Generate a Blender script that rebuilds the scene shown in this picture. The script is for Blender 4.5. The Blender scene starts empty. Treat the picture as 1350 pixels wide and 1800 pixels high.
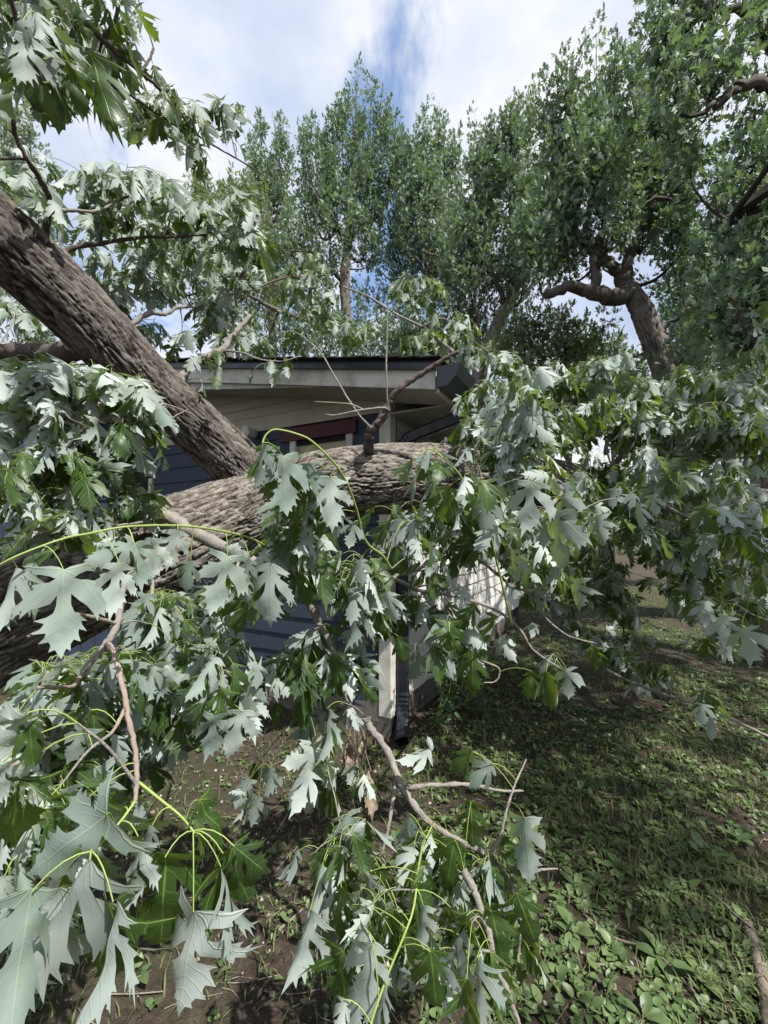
import bpy, math, random
import numpy as np
from mathutils import Vector, Matrix, geometry

rng = np.random.default_rng(11)
random.seed(11)
R = math.radians
scene = bpy.context.scene
COL = scene.collection

# ------------------------------------------------------------------ camera
F, CX, CY, CAMZ, PITCH = 730.0, 675.0, 900.0, 1.6, R(3.1)
cam_data = bpy.data.cameras.new('camera')
cam = bpy.data.objects.new('camera', cam_data)
COL.objects.link(cam)
cam.location = (0, 0, CAMZ)
cam.rotation_euler = (R(90) + PITCH, 0, 0)
cam_data.sensor_fit = 'VERTICAL'
cam_data.sensor_height = 36
cam_data.lens = 36 * F / 1800
cam_data.clip_start = 0.05
cam_data.clip_end = 900
scene.camera = cam

# ------------------------------------------------------------------ sky, sun, exposure
SUN_EL, SUN_AZ = R(56), R(138)          # azimuth measured clockwise from the view direction (+Y)
world = bpy.data.worlds.new('World')
scene.world = world
world.use_nodes = True
wt = world.node_tree
wt.nodes.clear()


def N(t, typ, **kw):
    n = t.nodes.new(typ)
    for k, v in kw.items():
        if k.startswith('i_'):
            key = k[2:]
            key = int(key) if key.isdigit() else key.replace('_', ' ')
            n.inputs[key].default_value = v
        else:
            setattr(n, k, v)
    return n


def math_node(t, op, a, b=None, c=None, clamp=False):
    n = t.nodes.new('ShaderNodeMath')
    n.operation = op
    n.use_clamp = clamp
    for i, v in enumerate((a, b, c)):
        if v is None:
            continue
        if isinstance(v, (int, float)):
            n.inputs[i].default_value = v
        else:
            t.links.new(v, n.inputs[i])
    return n.outputs[0]


def mixc(t, fac, a, b, blend='MIX'):
    n = t.nodes.new('ShaderNodeMix')
    n.data_type = 'RGBA'
    n.blend_type = blend
    n.clamp_factor = True
    for s, v in ((n.inputs[0], fac), (n.inputs[6], a), (n.inputs[7], b)):
        if isinstance(v, (int, float)):
            s.default_value = v
        elif isinstance(v, (tuple, list)):
            s.default_value = (*v, 1) if len(v) == 3 else v
        else:
            t.links.new(v, s)
    return n.outputs[2]


def ramp(t, fac, stops, interp='LINEAR'):
    n = t.nodes.new('ShaderNodeValToRGB')
    n.color_ramp.interpolation = interp
    el = n.color_ramp.elements
    while len(el) < len(stops):
        el.new(0.5)
    for e, (p, c) in zip(el, stops):
        e.position = p
        e.color = (*c, 1) if len(c) == 3 else c
    t.links.new(fac, n.inputs[0])
    return n.outputs[0]


sky = N(wt, 'ShaderNodeTexSky', sky_type='NISHITA', sun_disc=False)
sky.sun_elevation = SUN_EL
sky.sun_rotation = SUN_AZ
tc = N(wt, 'ShaderNodeTexCoord')
sep = N(wt, 'ShaderNodeSeparateXYZ')
wt.links.new(tc.outputs['Generated'], sep.inputs[0])
zz = math_node(wt, 'ADD', math_node(wt, 'MAXIMUM', sep.outputs[2], 0.0), 0.35)
comb = N(wt, 'ShaderNodeCombineXYZ')
wt.links.new(math_node(wt, 'DIVIDE', sep.outputs[0], zz), comb.inputs[0])
wt.links.new(math_node(wt, 'DIVIDE', sep.outputs[1], zz), comb.inputs[1])
mp = N(wt, 'ShaderNodeMapping')
mp.inputs['Location'].default_value = (7.39, 12.07, 0.0)
mp.inputs['Rotation'].default_value = (0, 0, R(12))
mp.inputs['Scale'].default_value = (1.25, 0.8, 1)
wt.links.new(comb.outputs[0], mp.inputs[0])
cn = N(wt, 'ShaderNodeTexNoise', i_Scale=1.6, i_Detail=9.0, i_Roughness=0.58, i_Distortion=0.3)
wt.links.new(mp.outputs[0], cn.inputs['Vector'])
cn2 = N(wt, 'ShaderNodeTexNoise', i_Scale=1.7, i_Detail=7.0, i_Roughness=0.55)
wt.links.new(comb.outputs[0], cn2.inputs['Vector'])
mask = ramp(wt, cn.outputs[0], [(0.375, (0, 0, 0)), (0.46, (1, 1, 1))], 'EASE')
cloudc = ramp(wt, cn2.outputs[0], [(0.36, (0.52, 0.62, 0.84)), (0.47, (0.74, 0.81, 0.96)), (0.58, (1.02, 1.03, 1.05))])
bg1 = N(wt, 'ShaderNodeBackground', i_Strength=0.15)
wt.links.new(sky.outputs[0], bg1.inputs[0])
bg2 = N(wt, 'ShaderNodeBackground', i_Strength=0.56)
wt.links.new(cloudc, bg2.inputs[0])
wmix = N(wt, 'ShaderNodeMixShader')
wt.links.new(mask, wmix.inputs[0])
wt.links.new(bg1.outputs[0], wmix.inputs[1])
wt.links.new(bg2.outputs[0], wmix.inputs[2])
wo = N(wt, 'ShaderNodeOutputWorld')
wt.links.new(wmix.outputs[0], wo.inputs[0])

sun_data = bpy.data.lights.new('sun', 'SUN')
sun_data.energy = 5.0
sun_data.angle = R(0.53)
sun_data.color = (1.0, 0.96, 0.9)
sun = bpy.data.objects.new('sun', sun_data)
COL.objects.link(sun)
SUND = Vector((math.sin(SUN_AZ) * math.cos(SUN_EL), math.cos(SUN_AZ) * math.cos(SUN_EL), math.sin(SUN_EL)))
sun.rotation_euler = SUND.to_track_quat('Z', 'Y').to_euler()
sun.location = (4, -4, 20)

vs = scene.view_settings
vs.view_transform = 'Standard'
vs.look = 'None'
vs.exposure = 0.88
vs.gamma = 1.0
vs.use_curve_mapping = False
scene.cycles.max_bounces = 6
scene.cycles.diffuse_bounces = 1
scene.cycles.transmission_bounces = 4
scene.cycles.use_denoising = True


# ------------------------------------------------------------------ helpers
def P(px, py, d):
    """a point seen at (px, py) of the photograph, d metres in front of the camera"""
    x = (px - CX) / F * d
    u = (CY - py) / F * d
    return np.array([x, d * math.cos(PITCH) - u * math.sin(PITCH),
                     CAMZ + d * math.sin(PITCH) + u * math.cos(PITCH)])


def project(p):
    v = np.asarray(p) - np.array([0, 0, CAMZ])
    d = v[..., 1] * math.cos(PITCH) + v[..., 2] * math.sin(PITCH)
    u = -v[..., 1] * math.sin(PITCH) + v[..., 2] * math.cos(PITCH)
    return CX + v[..., 0] / d * F, CY - u / d * F, d


def unit(v):
    v = np.asarray(v, float)
    return v / max(np.linalg.norm(v), 1e-9)


def hash3(ix, iy, iz, seed):
    h = (ix.astype(np.int64) * 374761393 + iy.astype(np.int64) * 668265263 + iz.astype(np.int64) * 2147483647
         + seed * 1274126177) & 0xFFFFFFFF
    h = ((h ^ (h >> 13)) * 1274126177) & 0xFFFFFFFF
    h = h ^ (h >> 16)
    return (h & 0xFFFF) / 65535.0


def vnoise(x, y, z=0.0, seed=0):
    x, y, z = np.broadcast_arrays(np.asarray(x, float), np.asarray(y, float), np.asarray(z, float))
    ix, iy, iz = np.floor(x), np.floor(y), np.floor(z)
    fx, fy, fz = x - ix, y - iy, z - iz
    fx, fy, fz = (f * f * (3 - 2 * f) for f in (fx, fy, fz))
    o = 0
    for a in (0, 1):
        for b in (0, 1):
            for c in (0, 1):
                w = (fx if a else 1 - fx) * (fy if b else 1 - fy) * (fz if c else 1 - fz)
                o = o + w * hash3(ix + a, iy + b, iz + c, seed)
    return o


def fbm(x, y, z=0.0, seed=0, oct=4):
    s, a, t = 0, 0.5, 0
    for i in range(oct):
        s = s + a * vnoise(np.asarray(x) * 2 ** i, np.asarray(y) * 2 ** i, np.asarray(z) * 2 ** i, seed + i * 7)
        t += a
        a *= 0.5
    return s / t


def sstep(a, b, x):
    t = np.clip((x - a) / (b - a), 0, 1)
    return t * t * (3 - 2 * t)


class Buf:
    """collects vertices and faces of one mesh"""

    def __init__(self):
        self.v, self.t, self.q, self.tm, self.qm, self.uv, self.rnd = [], [], [], [], [], [], []
        self.n = 0

    def add(self, v, tris=None, quads=None, mat=0, uv=None, rnd=None):
        v = np.asarray(v, np.float32)
        if tris is not None and len(tris):
            tris = np.asarray(tris, np.int32)
            self.t.append(tris + self.n)
            self.tm.append(np.full(len(tris), mat, np.int32))
        if quads is not None and len(quads):
            quads = np.asarray(quads, np.int32)
            self.q.append(quads + self.n)
            self.qm.append(np.full(len(quads), mat, np.int32))
        self.v.append(v)
        self.uv.append(np.zeros((len(v), 2), np.float32) if uv is None else np.asarray(uv, np.float32))
        self.rnd.append(np.zeros(len(v), np.float32) if rnd is None else np.asarray(rnd, np.float32))
        self.n += len(v)

    def mesh(self, name, mats, smooth=True):
        me = bpy.data.meshes.new(name)
        V = np.concatenate(self.v)
        T = np.concatenate(self.t) if self.t else np.zeros((0, 3), np.int32)
        Q = np.concatenate(self.q) if self.q else np.zeros((0, 4), np.int32)
        me.vertices.add(len(V))
        me.vertices.foreach_set('co', V.ravel())
        loops = np.concatenate([T.ravel(), Q.ravel()]).astype(np.int32)
        me.loops.add(len(loops))
        me.loops.foreach_set('vertex_index', loops)
        me.polygons.add(len(T) + len(Q))
        starts = np.concatenate([np.arange(len(T)) * 3, len(T) * 3 + np.arange(len(Q)) * 4]).astype(np.int32)
        me.polygons.foreach_set('loop_start', starts)
        mi = np.concatenate((self.tm or [np.zeros(0, np.int32)]) + (self.qm or [np.zeros(0, np.int32)])).astype(np.int32)
        me.polygons.foreach_set('material_index', mi)
        me.polygons.foreach_set('use_smooth', np.full(len(T) + len(Q), smooth))
        for m in (mats if isinstance(mats, (list, tuple)) else [mats]):
            me.materials.append(m)
        uvl = me.uv_layers.new(name='UVMap')
        UV = np.concatenate(self.uv)
        uvl.data.foreach_set('uv', UV[loops].astype(np.float32).ravel())
        at = me.attributes.new('rnd', 'FLOAT', 'POINT')
        at.data.foreach_set('value', np.concatenate(self.rnd).astype(np.float32))
        me.update(calc_edges=True)
        me.validate()
        return me


def link(name, data, parent=None):
    o = bpy.data.objects.new(name, data)
    COL.objects.link(o)
    if parent is not None:
        o.parent = parent
    return o


def tag(o, label=None, cat=None, group=None, kind=None):
    if label:
        o['label'] = label
    if cat:
        o['category'] = cat
    if group:
        o['group'] = group
    if kind:
        o['kind'] = kind
    return o


def empty(name, loc=(0, 0, 0)):
    o = bpy.data.objects.new(name, None)
    COL.objects.link(o)
    o.empty_display_size = 0.1
    o.location = loc
    return o


def spline(pts, n):
    """Catmull-Rom through pts (k x m), n samples per span"""
    p = np.asarray(pts, float)
    if len(p) == 2:
        t = np.linspace(0, 1, n + 1)[:, None]
        return p[0] * (1 - t) + p[1] * t
    p = np.vstack([2 * p[0] - p[1], p, 2 * p[-1] - p[-2]])
    out = []
    for i in range(1, len(p) - 2):
        t = np.linspace(0, 1, n, endpoint=False)[:, None]
        a, b, c, d = p[i - 1], p[i], p[i + 1], p[i + 2]
        out.append(0.5 * ((2 * b) + (c - a) * t + (2 * a - 5 * b + 4 * c - d) * t ** 2 + (3 * b - a - 3 * c + d) * t ** 3))
    out.append(p[-2][None])
    return np.vstack(out)


def frames(pts):
    t = np.gradient(pts, axis=0)
    t /= np.maximum(np.linalg.norm(t, axis=1, keepdims=True), 1e-9)
    up = np.array([0, 0, 1.0]) if abs(t[0, 2]) < 0.9 else np.array([1.0, 0, 0])
    n = unit(np.cross(np.cross(t[0], up), t[0]))
    ns, bs = [], []
    for i in range(len(pts)):
        n = n - t[i] * np.dot(n, t[i])
        n = unit(n)
        ns.append(n)
        bs.append(np.cross(t[i], n))
    return t, np.array(ns), np.array(bs)


def tube(buf, pts, rad, sides=6, mat=0, cap=True, disp=None, rnd=0.0):
    pts = np.asarray(pts, float)
    rad = np.broadcast_to(np.asarray(rad, float), (len(pts),))
    t, n, b = frames(pts)
    th = np.linspace(0, 2 * math.pi, sides, endpoint=False) + math.pi
    s = np.concatenate([[0], np.cumsum(np.linalg.norm(np.diff(pts, axis=0), axis=1))])
    ring = np.cos(th)[None, :, None] * n[:, None] + np.sin(th)[None, :, None] * b[:, None]
    rr = np.repeat(rad[:, None], sides, 1)
    rv = np.full(rr.shape, rnd)
    if disp is not None:
        dd, rv = disp(th[None, :], s[:, None], rr)
        rr = rr + dd
    V = (pts[:, None] + ring * rr[..., None]).reshape(-1, 3)
    k = len(pts)
    i = np.arange(k - 1)[:, None] * sides
    j = np.arange(sides)[None, :]
    j2 = (j + 1) % sides
    q = np.stack([i + j, i + j2, i + sides + j2, i + sides + j], -1).reshape(-1, 4)
    uv = np.stack(np.broadcast_arrays((th[None, :] - math.pi) / (2 * math.pi), s[:, None]), -1).reshape(-1, 2)
    tris = None
    V2, uv2, rv2 = [V], [uv], [rv.reshape(-1)]
    if cap:
        c0, c1 = len(V), len(V) + 1
        V2.append(np.array([pts[0], pts[-1]]))
        uv2.append(np.zeros((2, 2)))
        rv2.append(np.zeros(2))
        jj = np.arange(sides)
        tris = np.concatenate([np.stack([np.full(sides, c0), (jj + 1) % sides, jj], -1),
                               np.stack([np.full(sides, c1), (k - 1) * sides + jj, (k - 1) * sides + (jj + 1) % sides], -1)])
    buf.add(np.concatenate(V2), tris, q, mat, np.concatenate(uv2), np.concatenate(rv2))


def box(buf, o, ex, ey, ez, mat=0):
    """a box from corner o along the three edge vectors"""
    o, ex, ey, ez = (np.asarray(a, float) for a in (o, ex, ey, ez))
    if np.dot(np.cross(ex, ey), ez) < 0:
        ex, ey = ey, ex
    v = [o, o + ex, o + ex + ey, o + ey, o + ez, o + ex + ez, o + ex + ey + ez, o + ey + ez]
    q = [(0, 3, 2, 1), (4, 5, 6, 7), (0, 1, 5, 4), (1, 2, 6, 5), (2, 3, 7, 6), (3, 0, 4, 7)]
    f = 0.5 * (np.linalg.norm(ex) + np.linalg.norm(ey))
    buf.add(np.array(v), None, q, mat)


# ------------------------------------------------------------------ materials
def new_mat(name):
    m = bpy.data.materials.new(name)
    m.use_nodes = True
    t = m.node_tree
    t.nodes.clear()
    out = t.nodes.new('ShaderNodeOutputMaterial')
    b = t.nodes.new('ShaderNodeBsdfPrincipled')
    t.links.new(b.outputs[0], out.inputs[0])
    return m, t, b, out


def set_in(t, b, key, v):
    if isinstance(v, (int, float)):
        b.inputs[key].default_value = v
    elif isinstance(v, (tuple, list)):
        b.inputs[key].default_value = (*v, 1) if len(v) == 3 else v
    else:
        t.links.new(v, b.inputs[key])


def bump(t, b, h, strength=0.5, dist=0.01):
    n = N(t, 'ShaderNodeBump', i_Strength=strength, i_Distance=dist)
    t.links.new(h, n.inputs['Height'])
    t.links.new(n.outputs[0], b.inputs['Normal'])


def noise(t, vec, scale, detail=4.0, rough=0.55, dist=0.0, out=0):
    n = N(t, 'ShaderNodeTexNoise', i_Scale=scale, i_Detail=detail, i_Roughness=rough, i_Distortion=dist)
    if vec is not None:
        t.links.new(vec, n.inputs['Vector'])
    return n.outputs[out]


def obj_vec(t, scale=(1, 1, 1), kind='Object'):
    c = N(t, 'ShaderNodeTexCoord')
    m = N(t, 'ShaderNodeMapping')
    m.inputs['Scale'].default_value = scale
    t.links.new(c.outputs[kind], m.inputs[0])
    return m.outputs[0]


def leaf_mat(name, top_a, top_b, under_a, under_b, trans, veins=True, tfac=0.3, rough_top=0.42):
    m, t, b, out = new_mat(name)
    at = N(t, 'ShaderNodeAttribute', attribute_name='rnd')
    oi = N(t, 'ShaderNodeObjectInfo')
    rv = math_node(t, 'FRACT', math_node(t, 'ADD', at.outputs['Fac'], oi.outputs['Random']))
    geo = N(t, 'ShaderNodeNewGeometry')
    top = mixc(t, rv, top_a, top_b)
    und = mixc(t, rv, under_a, under_b)
    uvn = N(t, 'ShaderNodeUVMap', uv_map='UVMap')
    blotch = noise(t, uvn.outputs[0], 5.0, 3.0)
    und = mixc(t, math_node(t, 'MULTIPLY', blotch, 0.55), und, tuple(c * 0.62 for c in under_a))
    top = mixc(t, math_node(t, 'MULTIPLY', blotch, 0.5), top, tuple(c * 0.6 for c in top_a))
    if veins:
        s = N(t, 'ShaderNodeSeparateXYZ')
        t.links.new(uvn.outputs[0], s.inputs[0])
        ax = math_node(t, 'ABSOLUTE', s.outputs[0])
        y = s.outputs[1]

        def line(cx, cy):
            return math_node(t, 'ABSOLUTE', math_node(t, 'SUBTRACT', math_node(t, 'MULTIPLY', ax, cy),
                                                     math_node(t, 'MULTIPLY', y, cx)))
        d = math_node(t, 'MINIMUM', ax, math_node(t, 'MINIMUM', line(0.742, 0.670), line(0.992, -0.125)))
        r2 = math_node(t, 'SQRT', math_node(t, 'ADD', math_node(t, 'MULTIPLY', ax, ax), math_node(t, 'MULTIPLY', y, y)))
        wv = math_node(t, 'SUBTRACT', 0.014, math_node(t, 'MULTIPLY', r2, 0.010))
        v1 = math_node(t, 'SUBTRACT', 1.0, math_node(t, 'DIVIDE', d, wv), clamp=True)
        q = math_node(t, 'FRACT', math_node(t, 'MULTIPLY', math_node(t, 'SUBTRACT', y, math_node(t, 'MULTIPLY', ax, 1.15)), 8.0))
        v2 = math_node(t, 'SUBTRACT', 1.0, math_node(t, 'MULTIPLY', math_node(t, 'ABSOLUTE', math_node(t, 'SUBTRACT', q, 0.5)), 12.0), clamp=True)
        vv = math_node(t, 'MAXIMUM', v1, math_node(t, 'MULTIPLY', v2, 0.35))
        top = mixc(t, math_node(t, 'MULTIPLY', vv, 0.75), top, (0.2, 0.28, 0.06))
        und = mixc(t, math_node(t, 'MULTIPLY', vv, 0.55), und, (0.36, 0.44, 0.25))
        hgt = math_node(t, 'SUBTRACT', math_node(t, 'MULTIPLY', blotch, 0.6), vv)
        bump(t, b, hgt, 0.35, 0.003)
    colr = mixc(t, geo.outputs['Backfacing'], top, und)
    set_in(t, b, 'Base Color', colr)
    rgh = math_node(t, 'ADD', math_node(t, 'MULTIPLY', geo.outputs['Backfacing'], 0.25), rough_top)
    set_in(t, b, 'Roughness', rgh)
    b.inputs['Specular IOR Level'].default_value = 0.35
    tr = N(t, 'ShaderNodeBsdfTranslucent')
    tr.inputs[0].default_value = (*trans, 1)
    mx = N(t, 'ShaderNodeMixShader', i_0=tfac)
    t.links.new(b.outputs[0], mx.inputs[1])
    t.links.new(tr.outputs[0], mx.inputs[2])
    t.links.new(mx.outputs[0], out.inputs[0])
    return m


M = {}
M['leaf'] = leaf_mat('silver_maple_leaf', (0.02, 0.042, 0.013), (0.042, 0.082, 0.02), (0.43, 0.485, 0.455), (0.13, 0.18, 0.155),
                     (0.24, 0.36, 0.03), True, 0.26)
M['tree_leaf'] = leaf_mat('tree_leaf', (0.085, 0.145, 0.08), (0.155, 0.225, 0.11), (0.25, 0.33, 0.25), (0.17, 0.25, 0.18),
                          (0.17, 0.27, 0.07), False, 0.28, 0.55)
M['tree_leaf_pale'] = leaf_mat('tree_leaf_pale', (0.10, 0.15, 0.055), (0.15, 0.20, 0.075), (0.25, 0.31, 0.2), (0.2, 0.27, 0.16),
                               (0.24, 0.34, 0.08), False, 0.3, 0.5)
M['tree_leaf_silver'] = leaf_mat('tree_leaf_silver', (0.09, 0.13, 0.07), (0.13, 0.17, 0.1), (0.34, 0.4, 0.33), (0.28, 0.34, 0.27),
                                 (0.2, 0.3, 0.08), False, 0.3, 0.5)
M['weed'] = leaf_mat('weed_leaf', (0.068, 0.115, 0.042), (0.15, 0.205, 0.08), (0.11, 0.17, 0.07), (0.08, 0.14, 0.05),
                     (0.12, 0.22, 0.03), False, 0.2, 0.45)
M['vine_leaf'] = leaf_mat('vine_leaf', (0.04, 0.08, 0.035), (0.06, 0.11, 0.045), (0.1, 0.15, 0.08), (0.08, 0.13, 0.06),
                          (0.12, 0.2, 0.04), False, 0.2, 0.45)
M['grass'] = leaf_mat('grass_blade', (0.07, 0.12, 0.03), (0.2, 0.2, 0.075), (0.09, 0.14, 0.04), (0.16, 0.17, 0.07),
                      (0.15, 0.22, 0.04), False, 0.2, 0.5)
M['dry_leaf'] = leaf_mat('dry_leaf', (0.19, 0.145, 0.11), (0.3, 0.25, 0.2), (0.22, 0.17, 0.13), (0.3, 0.25, 0.2),
                         (0.2, 0.12, 0.05), False, 0.12, 0.6)


def bark_mat(name, dark, mid, light, bump_s=0.6, sc=1.0, attr=True):
    m, t, b, out = new_mat(name)
    uvn = N(t, 'ShaderNodeUVMap', uv_map='UVMap')
    v = obj_vec(t, (1, 1, 1))
    n1 = noise(t, v, 9 * sc, 6, 0.62)
    n2 = noise(t, v, 60 * sc, 5, 0.65)
    n3 = noise(t, v, 2.2, 3, 0.5)
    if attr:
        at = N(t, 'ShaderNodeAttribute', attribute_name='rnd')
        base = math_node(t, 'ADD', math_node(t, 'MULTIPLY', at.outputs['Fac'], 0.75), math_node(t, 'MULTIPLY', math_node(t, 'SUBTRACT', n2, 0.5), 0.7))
    else:
        base = math_node(t, 'ADD', math_node(t, 'MULTIPLY', n1, 0.6), math_node(t, 'MULTIPLY', n2, 0.4))
    um = N(t, 'ShaderNodeMapping')
    um.inputs['Scale'].default_value = (70, 13, 1)
    t.links.new(uvn.outputs[0], um.inputs[0])
    n4 = noise(t, um.outputs[0], 1.0, 7, 0.68, 0.6)
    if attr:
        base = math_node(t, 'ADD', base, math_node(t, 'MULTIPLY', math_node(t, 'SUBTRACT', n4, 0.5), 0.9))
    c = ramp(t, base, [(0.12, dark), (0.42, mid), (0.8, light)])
    c = mixc(t, math_node(t, 'MULTIPLY', n3, 0.45), c, tuple(x * 0.62 for x in mid))
    set_in(t, b, 'Base Color', c)
    set_in(t, b, 'Roughness', 0.9)
    b.inputs['Specular IOR Level'].default_value = 0.2
    h = math_node(t, 'ADD', n2, math_node(t, 'MULTIPLY', n1, 0.8))
    if attr:
        h = math_node(t, 'ADD', math_node(t, 'MULTIPLY', n2, 0.5), math_node(t, 'MULTIPLY', n4, 1.5))
    bump(t, b, h, bump_s, 0.018 if attr else 0.012)
    return m


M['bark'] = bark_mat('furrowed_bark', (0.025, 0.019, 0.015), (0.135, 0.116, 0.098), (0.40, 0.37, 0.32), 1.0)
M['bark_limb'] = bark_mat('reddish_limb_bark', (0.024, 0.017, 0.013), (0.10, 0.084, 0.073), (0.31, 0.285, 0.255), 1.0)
M['branch'] = bark_mat('branch_bark', (0.10, 0.085, 0.073), (0.21, 0.19, 0.168), (0.38, 0.36, 0.33), 0.7, 2.0, False)
M['dark_branch'] = bark_mat('dark_branch_bark', (0.04, 0.03, 0.026), (0.085, 0.068, 0.06), (0.15, 0.125, 0.11), 0.5, 2.0, False)
M['pink_twig'] = bark_mat('pinkish_twig_bark', (0.14, 0.105, 0.085), (0.23, 0.18, 0.15), (0.36, 0.3, 0.26), 0.3, 3.0, False)
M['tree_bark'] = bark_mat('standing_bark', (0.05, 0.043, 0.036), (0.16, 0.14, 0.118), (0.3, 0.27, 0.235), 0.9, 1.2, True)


def simple(name, col, rough=0.7, var=0.25, sc=12.0, bs=0.15, stretch=(1, 1, 1), dirt=None, dirt_sc=2.0, spec=0.3):
    m, t, b, out = new_mat(name)
    v = obj_vec(t, stretch)
    n1 = noise(t, v, sc, 6, 0.6)
    n2 = noise(t, obj_vec(t), dirt_sc, 5, 0.6)
    c = mixc(t, n1, tuple(x * (1 - var) for x in col), tuple(min(1, x * (1 + var)) for x in col))
    if dirt:
        fac = ramp(t, n2, [(0.45, (0, 0, 0)), (0.7, (0.8, 0.8, 0.8))])
        c = mixc(t, fac, c, dirt)
    set_in(t, b, 'Base Color', c)
    set_in(t, b, 'Roughness', rough)
    b.inputs['Specular IOR Level'].default_value = spec
    bump(t, b, n1, bs, 0.006)
    return m


M['petiole'] = simple('petiole_green', (0.21, 0.28, 0.07), 0.5, 0.25, 20, 0.05)
M['blue'] = simple('blue_siding_paint', (0.022, 0.033, 0.054), 0.6, 0.2, 14, 0.2, (1, 1, 6), (0.03, 0.037, 0.05), 3.0)
M['white'] = simple('white_siding_paint', (0.50, 0.50, 0.485), 0.65, 0.1, 16, 0.25, (6, 6, 1), (0.47, 0.44, 0.38), 2.5)
M['trim'] = simple('weathered_trim_paint', (0.50, 0.49, 0.44), 0.7, 0.22, 26, 0.35, (3, 3, 1), (0.27, 0.25, 0.2), 6.0)
M['soffit'] = simple('soffit_paint', (0.36, 0.35, 0.31), 0.75, 0.15, 18, 0.2, (1, 1, 1), (0.28, 0.26, 0.21), 3.0)
M['beige'] = simple('beige_frieze_paint', (0.36, 0.335, 0.26), 0.75, 0.15, 18, 0.2, (1, 1, 1), (0.3, 0.27, 0.19), 3.0)
M['black_metal'] = simple('black_gutter_paint', (0.012, 0.014, 0.02), 0.35, 0.2, 9, 0.05, spec=0.5)
M['maroon'] = simple('maroon_paint', (0.055, 0.011, 0.014), 0.6, 0.2, 20, 0.1)
M['shade_cloth'] = simple('yellowed_window_shade', (0.34, 0.31, 0.2), 0.8, 0.15, 9, 0.1)
M['dark_inside'] = simple('dark_interior', (0.012, 0.011, 0.011), 0.9, 0.1)
M['shingle'] = simple('roof_shingle', (0.045, 0.043, 0.045), 0.9, 0.35, 70, 0.6)
M['stone'] = simple('foundation_stone', (0.125, 0.11, 0.095), 0.9, 0.4, 14, 0.8, dirt=(0.05, 0.04, 0.03))
M['pebble'] = simple('pebble', (0.3, 0.27, 0.24), 0.85, 0.3, 10, 0.3)
M['deadwood'] = bark_mat('dead_log_bark', (0.08, 0.06, 0.045), (0.2, 0.165, 0.13), (0.34, 0.3, 0.25), 0.8, 1.5, False)


def soil_mat():
    m, t, b, out = new_mat('bare_soil')
    v = obj_vec(t)
    n1 = noise(t, v, 1.3, 6, 0.6)
    n2 = noise(t, v, 22, 6, 0.65)
    n3 = noise(t, v, 120, 4, 0.7)
    c = ramp(t, n2, [(0.25, (0.022, 0.017, 0.013)), (0.5, (0.05, 0.038, 0.03)), (0.75, (0.105, 0.084, 0.068))])
    c = mixc(t, ramp(t, n1, [(0.4, (0, 0, 0)), (0.62, (0.6, 0.6, 0.6))]), c, (0.055, 0.058, 0.03))
    c = mixc(t, ramp(t, n3, [(0.62, (0, 0, 0)), (0.75, (0.7, 0.7, 0.7))]), c, (0.26, 0.21, 0.165))
    set_in(t, b, 'Base Color', c)
    set_in(t, b, 'Roughness', 0.95)
    b.inputs['Specular IOR Level'].default_value = 0.15
    bump(t, b, math_node(t, 'ADD', n2, math_node(t, 'MULTIPLY', n3, 0.4)), 0.9, 0.03)
    return m


M['soil'] = soil_mat()


# ------------------------------------------------------------------ ground
def ground_z(x, y):
    x, y = np.asarray(x, float), np.asarray(y, float)
    near = np.exp(-((x) ** 2 + (y - 3) ** 2) / 160)
    h = (fbm(x * 0.8, y * 0.8, 0, 3, 3) - 0.5) * 0.16 + (fbm(x * 4, y * 4, 0, 5, 3) - 0.5) * 0.06
    far = (fbm(x * 0.05, y * 0.05, 0, 9, 2) - 0.5) * 1.2 * (1 - near)
    return h * (0.4 + 0.6 * near) + far


def build_ground():
    def axis(lo, hi, dense_lo, dense_hi, step):
        d = np.arange(dense_lo, dense_hi + 1e-6, step)
        a, s, p = [], step, dense_hi
        while p < hi:
            s *= 1.22
            p += s
            a.append(p)
        c, s, p = [], step, dense_lo
        while p > lo:
            s *= 1.22
            p -= s
            c.append(p)
        return np.concatenate([c[::-1], d, a])
    xs = axis(-300, 300, -2.6, 4.0, 0.035)
    ys = axis(-60, 600, 0.4, 6.5, 0.035)
    X, Y = np.meshgrid(xs, ys)
    Z = ground_z(X, Y)
    V = np.stack([X, Y, Z], -1).reshape(-1, 3)
    nx, ny = len(xs), len(ys)
    i = np.arange(ny - 1)[:, None] * nx
    j = np.arange(nx - 1)[None]
    q = np.stack([i + j, i + j + 1, i + nx + j + 1, i + nx + j], -1).reshape(-1, 4)
    b = Buf()
    b.add(V, None, q)
    o = link('ground', b.mesh('ground', M['soil']))
    tag(o, kind='structure')
    return o


build_ground()

# ------------------------------------------------------------------ house
HA = R(28)
RD = np.array([math.sin(HA), math.cos(HA), 0])        # along the white side wall, away from the camera
LD = np.array([-math.cos(HA), math.sin(HA), 0])       # along the blue front wall, to the left
UP = np.array([0, 0, 1.0])
HC = np.array([0.05, 3.34, 0.0])                      # the corner on the ground
SL = 0.196                                            # slope of the rake


def hp(l, r, z):
    """l metres along the front wall, r metres along the side wall, z up"""
    return HC + LD * l + RD * r + UP * z


def part(name, fn, mat, parent, smooth=False):
    b = Buf()
    fn(b)
    return link(name, b.mesh(name, mat, smooth), parent)


def bevel_board(b, o, el, et, eh, mat=0):
    box(b, o, el, et, eh, mat)


house = empty('house', tuple(HC))
tag(house, 'small blue house with white side wall and black gutter under the fallen trunk', 'house')
INV = Matrix.Translation(Vector(-HC))


def hpart(name, fn, mat, parent=None, smooth=False):
    b = Buf()
    fn(b)
    for i in range(len(b.v)):
        b.v[i] = b.v[i] - HC.astype(np.float32)
    o = link(name, b.mesh(name, mat, smooth), house if parent is None else parent)
    return o


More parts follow.
